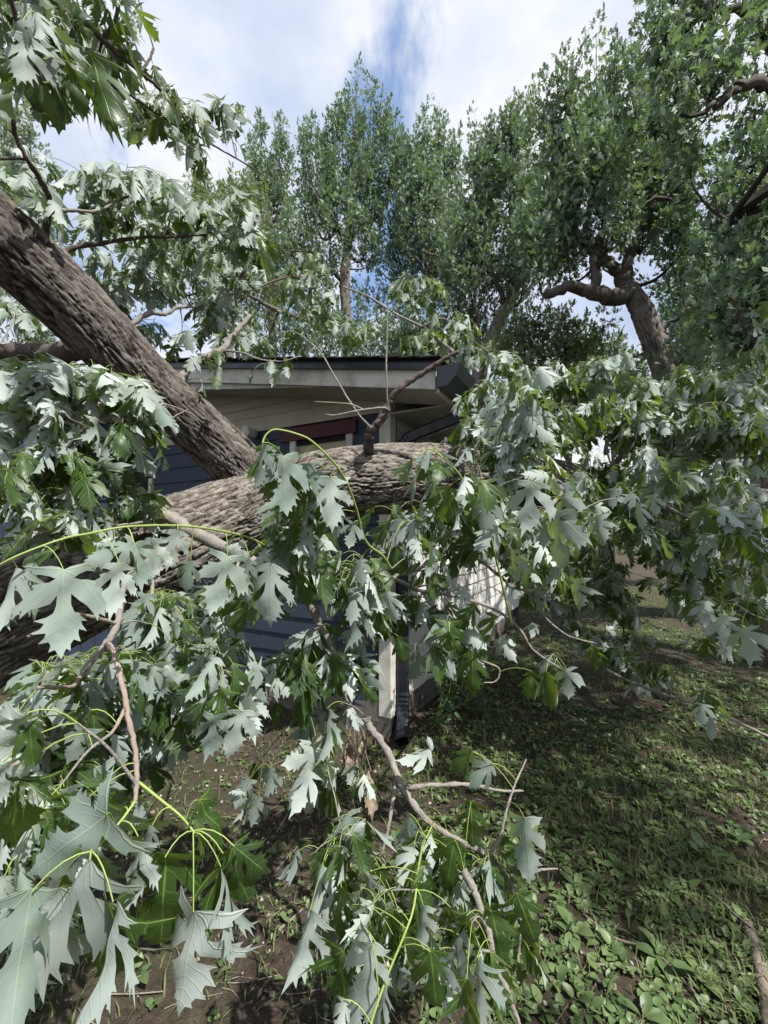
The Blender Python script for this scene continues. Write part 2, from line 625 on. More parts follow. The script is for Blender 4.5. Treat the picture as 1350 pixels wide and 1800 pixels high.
HL, HR, ZB = 5.4, 5.6, 0.2          # front length, side length, bottom of the siding
RIDGE = 2.7
EAVE = 2.71                          # height of the wall top at the corner
WZ = lambda l: EAVE + SL * (RIDGE - abs(RIDGE - l))

# walls behind the boards
def core(b):
    n = 12
    ls = np.linspace(0, HL, n + 1)
    front = [hp(l, 0.03, 0.02) for l in ls] + [hp(l, 0.03, WZ(l)) for l in ls]
    back = [hp(l, 0.12, 0.02) for l in ls] + [hp(l, 0.12, WZ(l)) for l in ls]
    V = np.array(front + back)
    k = n + 1
    q = []
    for i in range(n):
        q += [(i + 1, i, k + i, k + i + 1), (2 * k + i, 2 * k + i + 1, 3 * k + i + 1, 3 * k + i),
              (k + i + 1, k + i, 3 * k + i, 3 * k + i + 1), (i, i + 1, 2 * k + i + 1, 2 * k + i)]
    q += [(0, 2 * k, 3 * k, k), (n, k + n, 3 * k + n, 2 * k + n)]
    b.add(V, None, q)


front_wall = hpart('front_wall', core, M['dark_inside'])
side_wall = hpart('side_wall', lambda b: box(b, hp(0.03, 0.125, 0.02), LD * 0.09, RD * (HR - 0.125), UP * (EAVE - 0.02)), M['dark_inside'])

# blue lap siding, each board by itself; cut at the window and at the doorway
WIN = (0.42, 0.98, 1.78, 2.52)
DOOR = (3.16, 3.95, 0.0, 2.2)
EXPO = 0.165


def lap(b, l0, l1, r0, z0, h, along, out):
    """a lap board: thin at the top, its lower edge proud"""
    a = along
    o0 = l0
    v = []
    for p in (l0, l1):
        v += [p + out * 0.004 + UP * z0, p + out * 0.026 + UP * z0, p + out * 0.010 + UP * (z0 + h), p + out * 0.001 + UP * (z0 + h)]
    q = [(0, 1, 2, 3), (4, 7, 6, 5), (0, 4, 5, 1), (1, 5, 6, 2), (2, 6, 7, 3), (3, 7, 4, 0)]
    b.add(np.array(v), None, q)


zs = np.arange(ZB, 2.6, EXPO)
for z in zs:
    segs = [(0.10, HL)]
    cuts = []
    for (a, c, lo, hi) in (WIN, DOOR):
        if z + EXPO > lo and z < hi:
            cuts.append((a - 0.06, c + 0.06))
    for a, c in cuts:
        ns = []
        for s0, s1 in segs:
            if a > s0:
                ns.append((s0, min(a, s1)))
            if c < s1:
                ns.append((max(c, s0), s1))
        segs = ns
    for s0, s1 in segs:
        cutp = [s0]
        p = s0 + random.uniform(1.2, 2.4)
        while p < s1 - 0.4:
            cutp.append(p)
            p += random.uniform(1.4, 2.4)
        cutp.append(s1)
        for a, c in zip(cutp[:-1], cutp[1:]):
            dz = random.uniform(-0.003, 0.003)
            hpart('siding_board', lambda b, a=a, c=c, z=z, dz=dz: lap(b, hp(a + 0.0015, 0.03, 0), hp(c - 0.0015, 0.03, 0), 0, z + dz, EXPO + 0.012, LD, -RD), M['blue'], front_wall)

# white shingle siding on the side wall
EX2 = 0.15
for k, z in enumerate(np.arange(0.22, EAVE - 0.05, EX2)):
    p = 0.13
    first = True
    while p < HR - 0.05:
        w = 0.61 if not first else (0.3 if k % 2 else 0.61)
        first = False
        e = min(p + w, HR)
        jz = random.uniform(-0.006, 0.006)
        hpart('siding_shingle', lambda b, p=p, e=e, z=z, jz=jz: lap(b, hp(0.03, p + 0.002, 0), hp(0.03, e - 0.002, 0), 0, z + jz, EX2 + 0.012, RD, -LD), M['white'], side_wall)
        p = e

# corner board, door trim, frieze boards, foundation
hpart('corner_board', lambda b: box(b, hp(-0.002, -0.004, 0.16), LD * 0.102, RD * 0.03, UP * (EAVE - 0.18)), M['trim'])
hpart('corner_board', lambda b: box(b, hp(-0.004, -0.002, 0.16), LD * 0.03, RD * 0.10, UP * (EAVE - 0.18)), M['trim'])
frieze = hpart('frieze_board', lambda b: box(b, hp(0.105, 0.0, 2.61), LD * (HL - 0.105), RD * 0.028, UP * 0.14), M['beige'])
for k in range(4):
    hpart('gable_board', lambda b, k=k: lap(b, hp(0.4 + 0.5 * k, 0.03, 0), hp(HL - 0.4 - 0.5 * k, 0.03, 0), 0, 2.755 + 0.1 * k, 0.108, LD, -RD), M['beige'], front_wall)
for (a, w) in ((DOOR[0] - 0.062, 0.06), (DOOR[1] + 0.002, 0.06)):
    hpart('door_trim', lambda b, a=a, w=w: box(b, hp(a, -0.012, 0.3), LD * w, RD * 0.045, UP * 1.95), M['trim'])
dark_doorway_panel = hpart('dark_doorway_panel', lambda b: box(b, hp(DOOR[0], 0.012, 0.1), LD * (DOOR[1] - DOOR[0]), RD * 0.012, UP * 2.1), M['dark_inside'])  # near-black panel; the open doorway's inner shade is put into its colour

# window: white trim, maroon head, sash and yellowed shade
win = empty('window')
win.parent = house
w0, w1, wz0, wz1 = WIN
hpart('jamb_trim', lambda b: box(b, hp(w0 - 0.06, -0.014, wz0), LD * 0.062, RD * 0.04, UP * (wz1 - wz0 - 0.06)), M['trim'], win)
hpart('jamb_trim', lambda b: box(b, hp(w1 - 0.002, -0.014, wz0), LD * 0.062, RD * 0.04, UP * (wz1 - wz0 - 0.06)), M['trim'], win)
hpart('sill', lambda b: box(b, hp(w0 - 0.08, -0.05, wz0 - 0.05), LD * (w1 - w0 + 0.16), RD * 0.08, UP * 0.045), M['trim'], win)
hpart('head_board', lambda b: box(b, hp(w0 - 0.1, -0.018, wz1 - 0.055), LD * (w1 - w0 + 0.28), RD * 0.045, UP * 0.12), M['maroon'], win)
for zq in (wz1 - 0.1, wz0 + 0.33):
    hpart('sash_rail', lambda b, zq=zq: box(b, hp(w0 + 0.003, 0.006, zq), LD * (w1 - w0 - 0.006), RD * 0.02, UP * 0.04), M['dark_inside'], win)
hpart('window_shade', lambda b: box(b, hp(w0 + 0.003, 0.024, wz0), LD * (w1 - w0 - 0.006), RD * 0.004, UP * (wz1 - wz0 - 0.1)), M['shade_cloth'], win)

# roof: two slopes, soffit boards, rake boards, gutter and downspout
OVF, OVS = 0.36, 0.55                # overhang at the front and at the side
rz = lambda l: EAVE + 0.12 + SL * (RIDGE - abs(RIDGE - l))


def slope(b, l0, l1, r0, r1, dz0, dz1):
    v = [hp(l, r, rz(l) + dz) for dz in (dz0, dz1) for l, r in ((l0, r0), (l1, r0), (l1, r1), (l0, r1))]
    b.add(np.array(v), None, [(0, 1, 2, 3), (7, 6, 5, 4), (0, 4, 5, 1), (1, 5, 6, 2), (2, 6, 7, 3), (3, 7, 4, 0)])


roof = hpart('roof', lambda b: (slope(b, -OVS, RIDGE, -OVF, HR + 0.4, 0.03, 0.06), slope(b, RIDGE, HL + OVS, -OVF, HR + 0.4, 0.03, 0.06)), M['shingle'])
# shingle tabs along the rake and the first courses
step = 0.14
k = 0
l = -OVS - 0.03
while l < RIDGE:
    r = -OVF - 0.045
    first = True
    while r < -OVF + 1.2:
        e = r + (0.15 if first and k % 2 else 0.3)
        first = False
        dz = 0.064 + random.uniform(0, 0.004)
        r_ = r + random.uniform(-0.01, 0.006) if r < -OVF else r

        def shg(b, l=l, r=r_, e=e, dz=dz):
            v = [hp(q, w_, rz(q) + dz + t + (0.011 if q == l else 0.0)) for t in (0, 0.006) for q, w_ in ((l, r), (l + step + 0.03, r), (l + step + 0.03, e - 0.005), (l, e - 0.005))]
            b.add(np.array(v), None, [(0, 1, 2, 3), (7, 6, 5, 4), (0, 4, 5, 1), (1, 5, 6, 2), (2, 6, 7, 3), (3, 7, 4, 0)])
        hpart('shingle', shg, M['shingle'], roof)
        r = e
    l += step
    k += 1
# rake boards: the upper fascia board in two lengths, a lower strip that sags
def rake(b, l0, l1, r, top, h, th=0.022, sag=0.0):
    v = []
    for rr in (r, r + th):
        for l in (l0, l1):
            s = sag * (l - l0) / (l1 - l0)
            v += [hp(l, rr, rz(l) + top - h - s), hp(l, rr, rz(l) + top - s * 0.0)]
    b.add(np.array(v), None, [(0, 1, 3, 2), (4, 6, 7, 5), (0, 2, 6, 4), (1, 5, 7, 3), (0, 4, 5, 1), (2, 3, 7, 6)])


hpart('rake_board', lambda b: rake(b, -OVS + 0.02, 1.62, -OVF, 0.026, 0.165), M['trim'])
hpart('rake_board', lambda b: rake(b, 1.625, RIDGE, -OVF - 0.001, 0.026, 0.17), M['trim'])
hpart('rake_board', lambda b: rake(b, RIDGE + 0.002, HL + OVS - 0.02, -OVF, 0.026, 0.165), M['trim'])
hpart('rake_strip', lambda b: rake(b, 0.45, RIDGE, -OVF + 0.03, -0.10, 0.04, 0.02, 0.10), M['trim'])
hpart('drip_edge', lambda b: rake(b, -OVS - 0.01, RIDGE, -OVF - 0.03, 0.032, 0.042, 0.03), M['black_metal'])
# soffit panels under the rake, each by itself
p = -OVS + 0.03
while p < HL:
    e = min(p + 0.42, HL)

    def sof(b, p=p, e=e):
        v = []
        for l in (p + 0.002, e - 0.002):
            z = rz(l) - 0.135
            v += [hp(l, -OVF + 0.023, z), hp(l, 0.0, z - 0.02), hp(l, 0.0, z - 0.008), hp(l, -OVF + 0.023, z + 0.012)]
        b.add(np.array(v), None, [(0, 4, 5, 1), (3, 2, 6, 7), (0, 1, 2, 3), (4, 7, 6, 5), (0, 3, 7, 4), (1, 5, 6, 2)])
    hpart('soffit_panel', sof, M['soffit'])
    p = e
# boxed return at the corner, and the eave soffit along the side
hpart('soffit_panel', lambda b: box(b, hp(-OVS + 0.035, 0.004, EAVE - 0.13), LD * (OVS - 0.04), RD * (HR + 0.2), UP * 0.014), M['soffit'])
hpart('eave_board', lambda b: box(b, hp(-OVS + 0.002, -OVF + 0.026, EAVE - 0.14), LD * 0.024, RD * (HR + 0.6), UP * 0.15), M['trim'])


# gutter: a K-profile run along the eave with an end cap
def gutter(b):
    prof = np.array([(0, 0.10), (0, 0), (0.055, 0), (0.10, 0.045), (0.12, 0.105), (0.112, 0.105), (0.093, 0.05), (0.052, 0.008), (0.008, 0.008), (0.008, 0.10)])
    prof = prof * 1.35
    r0, r1 = -OVF - 0.035, HR + 0.4
    base = -OVS - 0.004
    v, q = [], []
    for r in (r0, r1):
        for a, h in prof:
            v.append(hp(base - a, r, EAVE - 0.125 + h))
    n = len(prof)
    for i in range(n):
        j = (i + 1) % n
        q.append((i, j, n + j, n + i))
    b.add(np.array(v), None, q)
    cap = [hp(base - a, r0 - 0.003 * s, EAVE - 0.125 + h) for s in (0, 1) for a, h in prof[:5]]
    b.add(np.array(cap), [(0, 1, 2), (0, 2, 3), (0, 3, 4), (5, 7, 6), (5, 8, 7), (5, 9, 8)], [(0, 5, 6, 1), (1, 6, 7, 2), (2, 7, 8, 3), (3, 8, 9, 4), (4, 9, 5, 0)])


gut = hpart('gutter', gutter, M['black_metal'])


def spout(b, pts, w=0.038, dpt=0.03):
    pts = spline(pts, 6)
    t = np.gradient(pts, axis=0)
    t /= np.linalg.norm(t, axis=1, keepdims=True)
    V = []
    for i, p_ in enumerate(pts):
        s = unit(np.cross(t[i], RD + LD * 0.3))
        u = np.cross(t[i], s)
        rib = 1.0 + (0.12 if i % 2 else 0)
        for a, c in ((-1, -0.7), (-0.7, -1), (0.7, -1), (1, -0.7), (1, 0.7), (0.7, 1), (-0.7, 1), (-1, 0.7)):
            V.append(p_ + s * a * w * rib + u * c * dpt * rib)
    n = 8
    k = len(pts)
    q = []
    for i in range(k - 1):
        for j in range(n):
            q.append((i * n + j, i * n + (j + 1) % n, (i + 1) * n + (j + 1) % n, (i + 1) * n + j))
    b.add(np.array(V), None, q)


hpart('downspout_elbow', lambda b: spout(b, [hp(-OVS - 0.06, 0.12, EAVE - 0.08), hp(-OVS - 0.06, 0.12, EAVE - 0.15), hp(-OVS + 0.01, 0.12, EAVE - 0.20), hp(-0.2, 0.12, EAVE - 0.29), hp(-0.085, 0.12, EAVE - 0.34), hp(-0.058, 0.12, EAVE - 0.44)], 0.046, 0.036), M['black_metal'], gut)
hpart('downspout', lambda b: spout(b, [hp(-0.055, 0.12, EAVE - 0.43), hp(-0.055, 0.12, 1.4), hp(-0.055, 0.12, 0.32)], 0.044, 0.035), M['black_metal'], gut)
hpart('downspout_shoe', lambda b: spout(b, [hp(-0.055, 0.12, 0.34), hp(-0.06, 0.11, 0.22), hp(-0.10, 0.02, 0.12), hp(-0.16, -0.12, 0.07)], 0.045, 0.036), M['black_metal'], gut)
# foundation stones under the front and the side
for side in (0, 1):
    z = -0.05
    while z < 0.15:
        p = 0.0
        hh = random.uniform(0.13, 0.17)
        while p < (3.4 if side == 0 else 4.6):
            w = random.uniform(0.22, 0.42)
            o = random.uniform(0, 0.02)

            def st(b, p=p, w=w, o=o, z=z, hh=hh):
                if side == 0:
                    box(b, hp(p + 0.006, 0.0 - o, z + 0.005), LD * (w - 0.012), RD * 0.14, UP * (hh - 0.01))
                else:
                    box(b, hp(0.0 - o, p + 0.146, z + 0.005), LD * 0.12, RD * (w - 0.012), UP * (hh - 0.01))
                b.v[-1] = b.v[-1] + np.asarray(rng.normal(0, 0.006, b.v[-1].shape), np.float32)
            hpart('foundation_stone', st, M['stone'], front_wall if side == 0 else side_wall)
            p += w
        z += hh


# round vent hood by the frieze board
def vent(b):
    c = hp(1.5, 0, 2.585)
    tube(b, np.array([c, c - RD * 0.05, c - RD * 0.10, c - RD * 0.12]), [0.045, 0.045, 0.05, 0.052], 18)
    tube(b, np.array([c - RD * 0.121, c - RD * 0.128]), [0.06, 0.058], 18)


hpart('vent_pipe', vent, M['trim'], None, True)

# ------------------------------------------------------------------ shed at the left
shed = empty('shed', tuple(P(24, 1100, 5.2) * np.array([1, 1, 0])))
tag(shed, 'dark blue board shed with pale gable trim behind the leaning limb', 'shed')
SA = R(10)
SX = np.array([math.cos(SA), math.sin(SA), 0])
SY = np.array([-math.sin(SA), math.cos(SA), 0])
SO = np.array([-4.3, 4.7, 0])
SO = P(24, 900, 4.9)
SO[2] = 0


def sp(x, y, z):
    return SO + SX * x + SY * y + UP * z


def spart(name, fn, mat, parent=None):
    b = Buf()
    fn(b)
    L = np.array(shed.location, np.float32)
    for i in range(len(b.v)):
        b.v[i] = b.v[i] - L
    return link(name, b.mesh(name, mat, False), shed if parent is None else parent)


SW, SPK, SEV = 1.55, 3.38, 2.95
sw = spart('wall', lambda b: box(b, sp(-SW, 0.03, 0), SX * 2 * SW, SY * 2.2, UP * (SEV - 0.02)), M['dark_inside'])
x = -SW
while x < SW - 0.01:
    w = 0.145
    xm = x + w / 2
    top = SPK - (SPK - SEV) * abs(xm) / SW - 0.04

    def bd(b, x=x, w=w, top=top):
        box(b, sp(x + 0.004, 0, 0.08), SX * (w - 0.008), SY * 0.026, UP * (top - 0.08))
    spart('wall_board', bd, M['blue'], sw)
    x += w
spart('rail', lambda b: box(b, sp(-SW, -0.022, 2.02), SX * 2 * SW, SY * 0.02, UP * 0.1), M['blue'])
for s in (-1, 1):
    def gb(b, s=s):
        v = []
        for yy in (-0.16, -0.135):
            for xx in (0.0, SW + 0.2):
                zt = SPK + 0.06 - (SPK - SEV) * xx / SW
                v += [sp(s * xx, yy, zt - 0.17), sp(s * xx, yy, zt)]
        b.add(np.array(v), None, [(0, 2, 3, 1), (4, 5, 7, 6), (0, 4, 6, 2), (1, 3, 7, 5), (0, 1, 5, 4), (2, 6, 7, 3)])
    spart('gable_trim', gb, M['beige'])

    def rs(b, s=s):
        v = []
        for dz in (0.065, 0.10):
            for xx, yy in ((0, -0.2), (SW + 0.26, -0.2), (SW + 0.26, 2.4), (0, 2.4)):
                v.append(sp(s * xx, yy, SPK + dz - (SPK - SEV) * xx / SW))
        b.add(np.array(v), None, [(0, 1, 2, 3), (7, 6, 5, 4), (0, 4, 5, 1), (1, 5, 6, 2), (2, 6, 7, 3), (3, 7, 4, 0)])
    spart('roof', rs, M['shingle'])

# ------------------------------------------------------------------ leaf shapes
HALF = [(0.0, 0.0), (0.05, -0.035), (0.13, -0.05), (0.22, -0.045), (0.375, -0.05), (0.29, 0.01), (0.335, 0.045), (0.24, 0.055), (0.165, 0.085), (0.10, 0.125),
        (0.18, 0.165), (0.25, 0.16), (0.35, 0.17), (0.335, 0.225), (0.45, 0.245), (0.42, 0.30), (0.47, 0.345), (0.545, 0.36), (0.515, 0.41), (0.62, 0.56), (0.485, 0.455),
        (0.50, 0.54), (0.405, 0.465), (0.395, 0.565), (0.32, 0.465), (0.24, 0.415), (0.15, 0.365), (0.07, 0.29),
        (0.072, 0.38), (0.10, 0.45), (0.165, 0.51), (0.265, 0.575), (0.185, 0.585), (0.205, 0.64), (0.265, 0.73), (0.165, 0.69), (0.16, 0.735), (0.195, 0.825), (0.115, 0.78), (0.09, 0.82), (0.10, 0.895), (0.05, 0.865), (0.03, 0.915), (0.0, 1.02)]
LOW = [(0.0, 0.0), (0.19, -0.055), (0.375, -0.045), (0.24, 0.06), (0.10, 0.125), (0.34, 0.18), (0.45, 0.255), (0.62, 0.56), (0.44, 0.465), (0.395, 0.56), (0.07, 0.29),
       (0.15, 0.50), (0.265, 0.575), (0.19, 0.61), (0.265, 0.73), (0.15, 0.71), (0.19, 0.82), (0.06, 0.87), (0.0, 1.02)]
STAR = [(0.0, 0.0), (0.36, -0.04), (0.10, 0.12), (0.56, 0.45), (0.08, 0.32), (0.22, 0.62), (0.0, 1.0)]


def leaf_template(half, inner):
    pts = [Vector(p) for p in half]
    left = [Vector((-x, y)) for x, y in half[-2:0:-1]]
    poly = pts + left
    n = len(poly)
    extra = [Vector(p) for p in inner]
    edges = [(i, (i + 1) % n) for i in range(n)]
    vs_, es_, fs_, *_ = geometry.delaunay_2d_cdt(poly + extra, edges, [list(range(n))], 1, 1e-5)
    V = np.array([(v.x, v.y) for v in vs_])
    T = []
    for f in fs_:
        for k in range(1, len(f) - 1):
            a, b, c = f[0], f[k], f[k + 1]
            ar = (V[b, 0] - V[a, 0]) * (V[c, 1] - V[a, 1]) - (V[c, 0] - V[a, 0]) * (V[b, 1] - V[a, 1])
            T.append((a, b, c) if ar > 0 else (a, c, b))
    return V, np.array(T)


in_hi = [(0, y) for y in (0.08, 0.17, 0.26, 0.35, 0.45, 0.55, 0.65, 0.75, 0.85)]
for s in (-1, 1):
    in_hi += [(s * 0.09, 0.04), (s * 0.19, 0.0), (s * 0.09, 0.18), (s * 0.2, 0.28), (s * 0.3, 0.36), (s * 0.4, 0.41), (s * 0.08, 0.52), (s * 0.08, 0.66), (s * 0.04, 0.24), (s * 0.24, 0.36), (s * 0.26, 0.25)]
in_lo = [(0, 0.15), (0, 0.36), (0, 0.6), (0, 0.8), (-0.22, 0.3), (0.22, 0.3)]
HI = leaf_template(HALF, in_hi)
LO = leaf_template(LOW, in_lo)
ST = leaf_template(STAR, [(0, 0.3)])
OVATE = leaf_template([(0, 0), (0.16, 0.06), (0.28, 0.25), (0.29, 0.45), (0.2, 0.7), (0.08, 0.92), (0, 1.0)], [(0, 0.3), (0, 0.65)])
ROUND = leaf_template([(0, 0.06), (0.2, 0), (0.4, 0.15), (0.43, 0.42), (0.3, 0.75), (0, 1.0)], [(0, 0.45)])


def deform(V, wrap, bend, fold, wav, ph, asym=0.0, curl=0.0, close=0.0):
    x, y = V[:, 0].copy(), V[:, 1].copy()
    if close:                                         # wilting lobes swing towards the tip
        r0, th0 = np.sqrt(x * x + y * y), np.arctan2(x, y)
        th0 = th0 * (1 - close * sstep(0.0, 0.9, np.abs(th0)))
        x, y = r0 * np.sin(th0), r0 * np.cos(th0)
    x = x * (1 + asym * np.sign(x))
    # the side lobes swing back towards the axis
    k = wrap
    X = np.sin(k * x) / k if abs(k) > 1e-3 else x
    Z = (1 - np.cos(k * x)) / k if abs(k) > 1e-3 else 0 * x
    Z = Z + fold * np.abs(x)
    Z = Z + wav * np.sin(6.5 * x + ph) * np.cos(5.0 * y + 1.7 * ph) + wav * 0.6 * np.sin(13 * y + 11 * x + ph * 2.3)
    r = np.sqrt(x * x + (y - 0.25) ** 2)
    Z = Z + curl * np.clip(r - 0.3, 0, 1) ** 2
    Y = y.copy()
    if abs(bend) > 1e-3:
        a = bend * y
        Y2 = np.sin(a) / bend - Z * np.sin(a)
        Z2 = (1 - np.cos(a)) / bend + Z * np.cos(a)
        Y, Z = Y2, Z2
    return np.stack([X, Y, Z], -1)


VAR = []
for i in range(24):
    VAR.append(dict(close=rng.uniform(0.12, 0.6), wrap=rng.uniform(1.4, 4.8), bend=rng.uniform(-1.0, 1.0), fold=rng.uniform(-0.05, 0.45), wav=rng.uniform(0.015, 0.055),
                    ph=rng.uniform(0, 6), asym=rng.uniform(-0.22, 0.22), curl=rng.uniform(-0.4, 0.6)))
for i in (0, 14, 15, 16, 17, 18):     # hardly wilted, silver side outwards
    VAR[i].update(close=rng.uniform(0.03, 0.28), wrap=rng.uniform(0.8, 2.0), bend=rng.uniform(-0.3, 0.5), fold=rng.uniform(-0.05, 0.2), curl=rng.uniform(-0.2, 0.3))
for i in (1, 2, 3):                   # green side outwards
    VAR[i].update(close=rng.uniform(0.2, 0.5), wrap=rng.uniform(-2.2, -1.0), bend=rng.uniform(-0.7, -0.1), fold=rng.uniform(-0.3, -0.05), curl=rng.uniform(-0.5, -0.1))
NV = len(VAR)
MILD = [0, 14, 15, 16, 17, 18]


def warp(V, i):
    """no two leaves are cut alike: the outline of each kind is pushed about"""
    x, y = V[:, 0], V[:, 1]
    dx = (fbm(x * 2.6 + 5 * i, y * 2.6 + 3.3, 0, 200 + i, 2) - 0.5) * 0.16 * np.minimum(1, np.abs(x) * 8)
    dy = (fbm(x * 2.6 + 7, y * 2.6 + 4.1 * i, 0, 300 + i, 2) - 0.5) * 0.20 * np.minimum(1, np.hypot(x, y) * 4)
    return np.stack([x + dx, y + dy], -1)


VH = [deform(warp(HI[0], i), **v) for i, v in enumerate(VAR)]
VL = [deform(warp(LO[0], i), **v) for i, v in enumerate(VAR)]


def leaf_mesh(i):
    b = Buf()
    b.add(VH[i], HI[1], None, 0, HI[0], np.zeros(len(VH[i])))
    return b.mesh('leaf_blade', M['leaf'])


def frame_mat(m, n):
    """rotation with Y along m and Z near n"""
    y = unit(m)
    z = n - y * np.dot(n, y)
    if np.linalg.norm(z) < 1e-4:
        z = np.cross(y, [0.3, 0.8, 0.5])
    z = unit(z)
    x = np.cross(y, z)
    return np.stack([x, y, z], 1)


def rot_about(v, ax, a):
    ax = unit(ax)
    return v * math.cos(a) + np.cross(ax, v) * math.sin(a) + ax * np.dot(ax, v) * (1 - math.cos(a))


def batch(buf, T, V, pos, rots, sizes, mat=0, uv=None, rnd=None):
    """many copies of one small shape into a buffer"""
    n = len(pos)
    if n == 0:
        return
    A = np.einsum('nij,vj->nvi', rots * sizes[:, None, None], V) + pos[:, None]
    m = len(V)
    F_ = (T[None] + (np.arange(n) * m)[:, None, None]).reshape(-1, 3)
    U = np.tile(uv, (n, 1)) if uv is not None else None
    r = np.repeat(rnd if rnd is not None else rng.random(n), m)
    buf.add(A.reshape(-1, 3), F_, None, mat, U, r)


# ------------------------------------------------------------------ the fallen tree
fallen = empty('fallen_maple', (0, 0, 0))
tag(fallen, 'fallen silver maple, its furrowed trunk and wilting silver leaves lying across the house corner', 'fallen tree')


def bark_disp(amp, seed, fu=13.0, fs=3.2):
    def f(th, s, r):
        x, y = np.cos(th) * r, np.sin(th) * r
        s = s + 0 * th
        wx = (fbm(x * 5, y * 5, s * 2.5, seed + 40, 3) - 0.5) * 0.10
        n1 = fbm((x + wx) * fu, (y + wx) * fu, s * fs, seed, 3)
        c1 = sstep(0.0, 0.055, np.abs(n1 - 0.5))
        n2 = fbm((x + wx) * fu * 2.1, (y - wx) * fu * 2.1, s * fs * 2.6, seed + 11, 3)
        c2 = sstep(0.0, 0.06, np.abs(n2 - 0.5))
        saw = np.mod(s * 6 + 5.0 * fbm(x * 7, y * 7, s * 0.8, seed + 21, 2) + th * 0.3, 1.0)
        saw = saw * sstep(0.0, 0.15, 1 - saw)
        big = (fbm(x * 3, y * 3, s * 1.3, seed + 31, 2) - 0.5)
        n3 = fbm(x * fu * 4.5, y * fu * 4.5, s * fs * 4.0, seed + 17, 2)
        c3 = sstep(0.0, 0.10, np.abs(n3 - 0.5))
        h = amp * (0.62 * c1 + 0.42 * c2 + 0.14 * c3 + 0.30 * saw - 0.85) + big * amp * 2.0
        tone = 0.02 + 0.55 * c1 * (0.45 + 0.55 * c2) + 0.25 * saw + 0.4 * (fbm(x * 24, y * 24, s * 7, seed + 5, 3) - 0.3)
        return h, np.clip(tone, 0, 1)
    return f


SK = []          # skeleton points (x, y, z, radius)


def world_pts(pts):
    return np.array([P(*p[:3]) for p in pts])


def trunk_part(name, pts, radii, mat, sides, per, disp, seed):
    w = np.concatenate([world_pts(pts), np.array(radii)[:, None]], 1)
    s = spline(w, per)
    b = Buf()
    tube(b, s[:, :3], s[:, 3], sides, 0, True, disp)
    o = link(name, b.mesh(name, mat), fallen)
    for q in s[::6]:
        SK.append(q)
    return o


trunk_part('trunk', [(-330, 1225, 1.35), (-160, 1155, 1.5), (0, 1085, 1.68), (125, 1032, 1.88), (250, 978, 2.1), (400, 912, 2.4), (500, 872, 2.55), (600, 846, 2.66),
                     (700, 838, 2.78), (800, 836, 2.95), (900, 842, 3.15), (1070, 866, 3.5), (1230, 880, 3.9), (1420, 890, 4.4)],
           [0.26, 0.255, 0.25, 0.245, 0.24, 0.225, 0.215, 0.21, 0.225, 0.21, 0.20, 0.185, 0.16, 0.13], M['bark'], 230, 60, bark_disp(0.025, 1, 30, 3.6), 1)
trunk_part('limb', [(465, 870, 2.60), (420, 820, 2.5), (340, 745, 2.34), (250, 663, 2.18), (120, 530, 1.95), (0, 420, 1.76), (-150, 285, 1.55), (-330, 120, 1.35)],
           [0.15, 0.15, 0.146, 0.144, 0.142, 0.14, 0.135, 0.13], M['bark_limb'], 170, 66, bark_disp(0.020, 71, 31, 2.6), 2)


# a knot on the trunk top, broken stubs
def knot(name, p0, p1, r, mat, seed):
    b = Buf()
    a, c = P(*p0), P(*p1)
    s = spline(np.array([a, a * 0.45 + c * 0.55, c]), 8)
    rr = np.linspace(1.25, 0.8, len(s)) * r
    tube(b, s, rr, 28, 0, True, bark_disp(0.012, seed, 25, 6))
    return link(name, b.mesh(name, mat), fallen)


knot('knot', (340, 905, 2.28), (322, 872, 2.2), 0.035, M['bark'], 5)
knot('branch_stub', (305, 920, 1.95), (236, 903, 1.78), 0.038, M['branch'], 6)

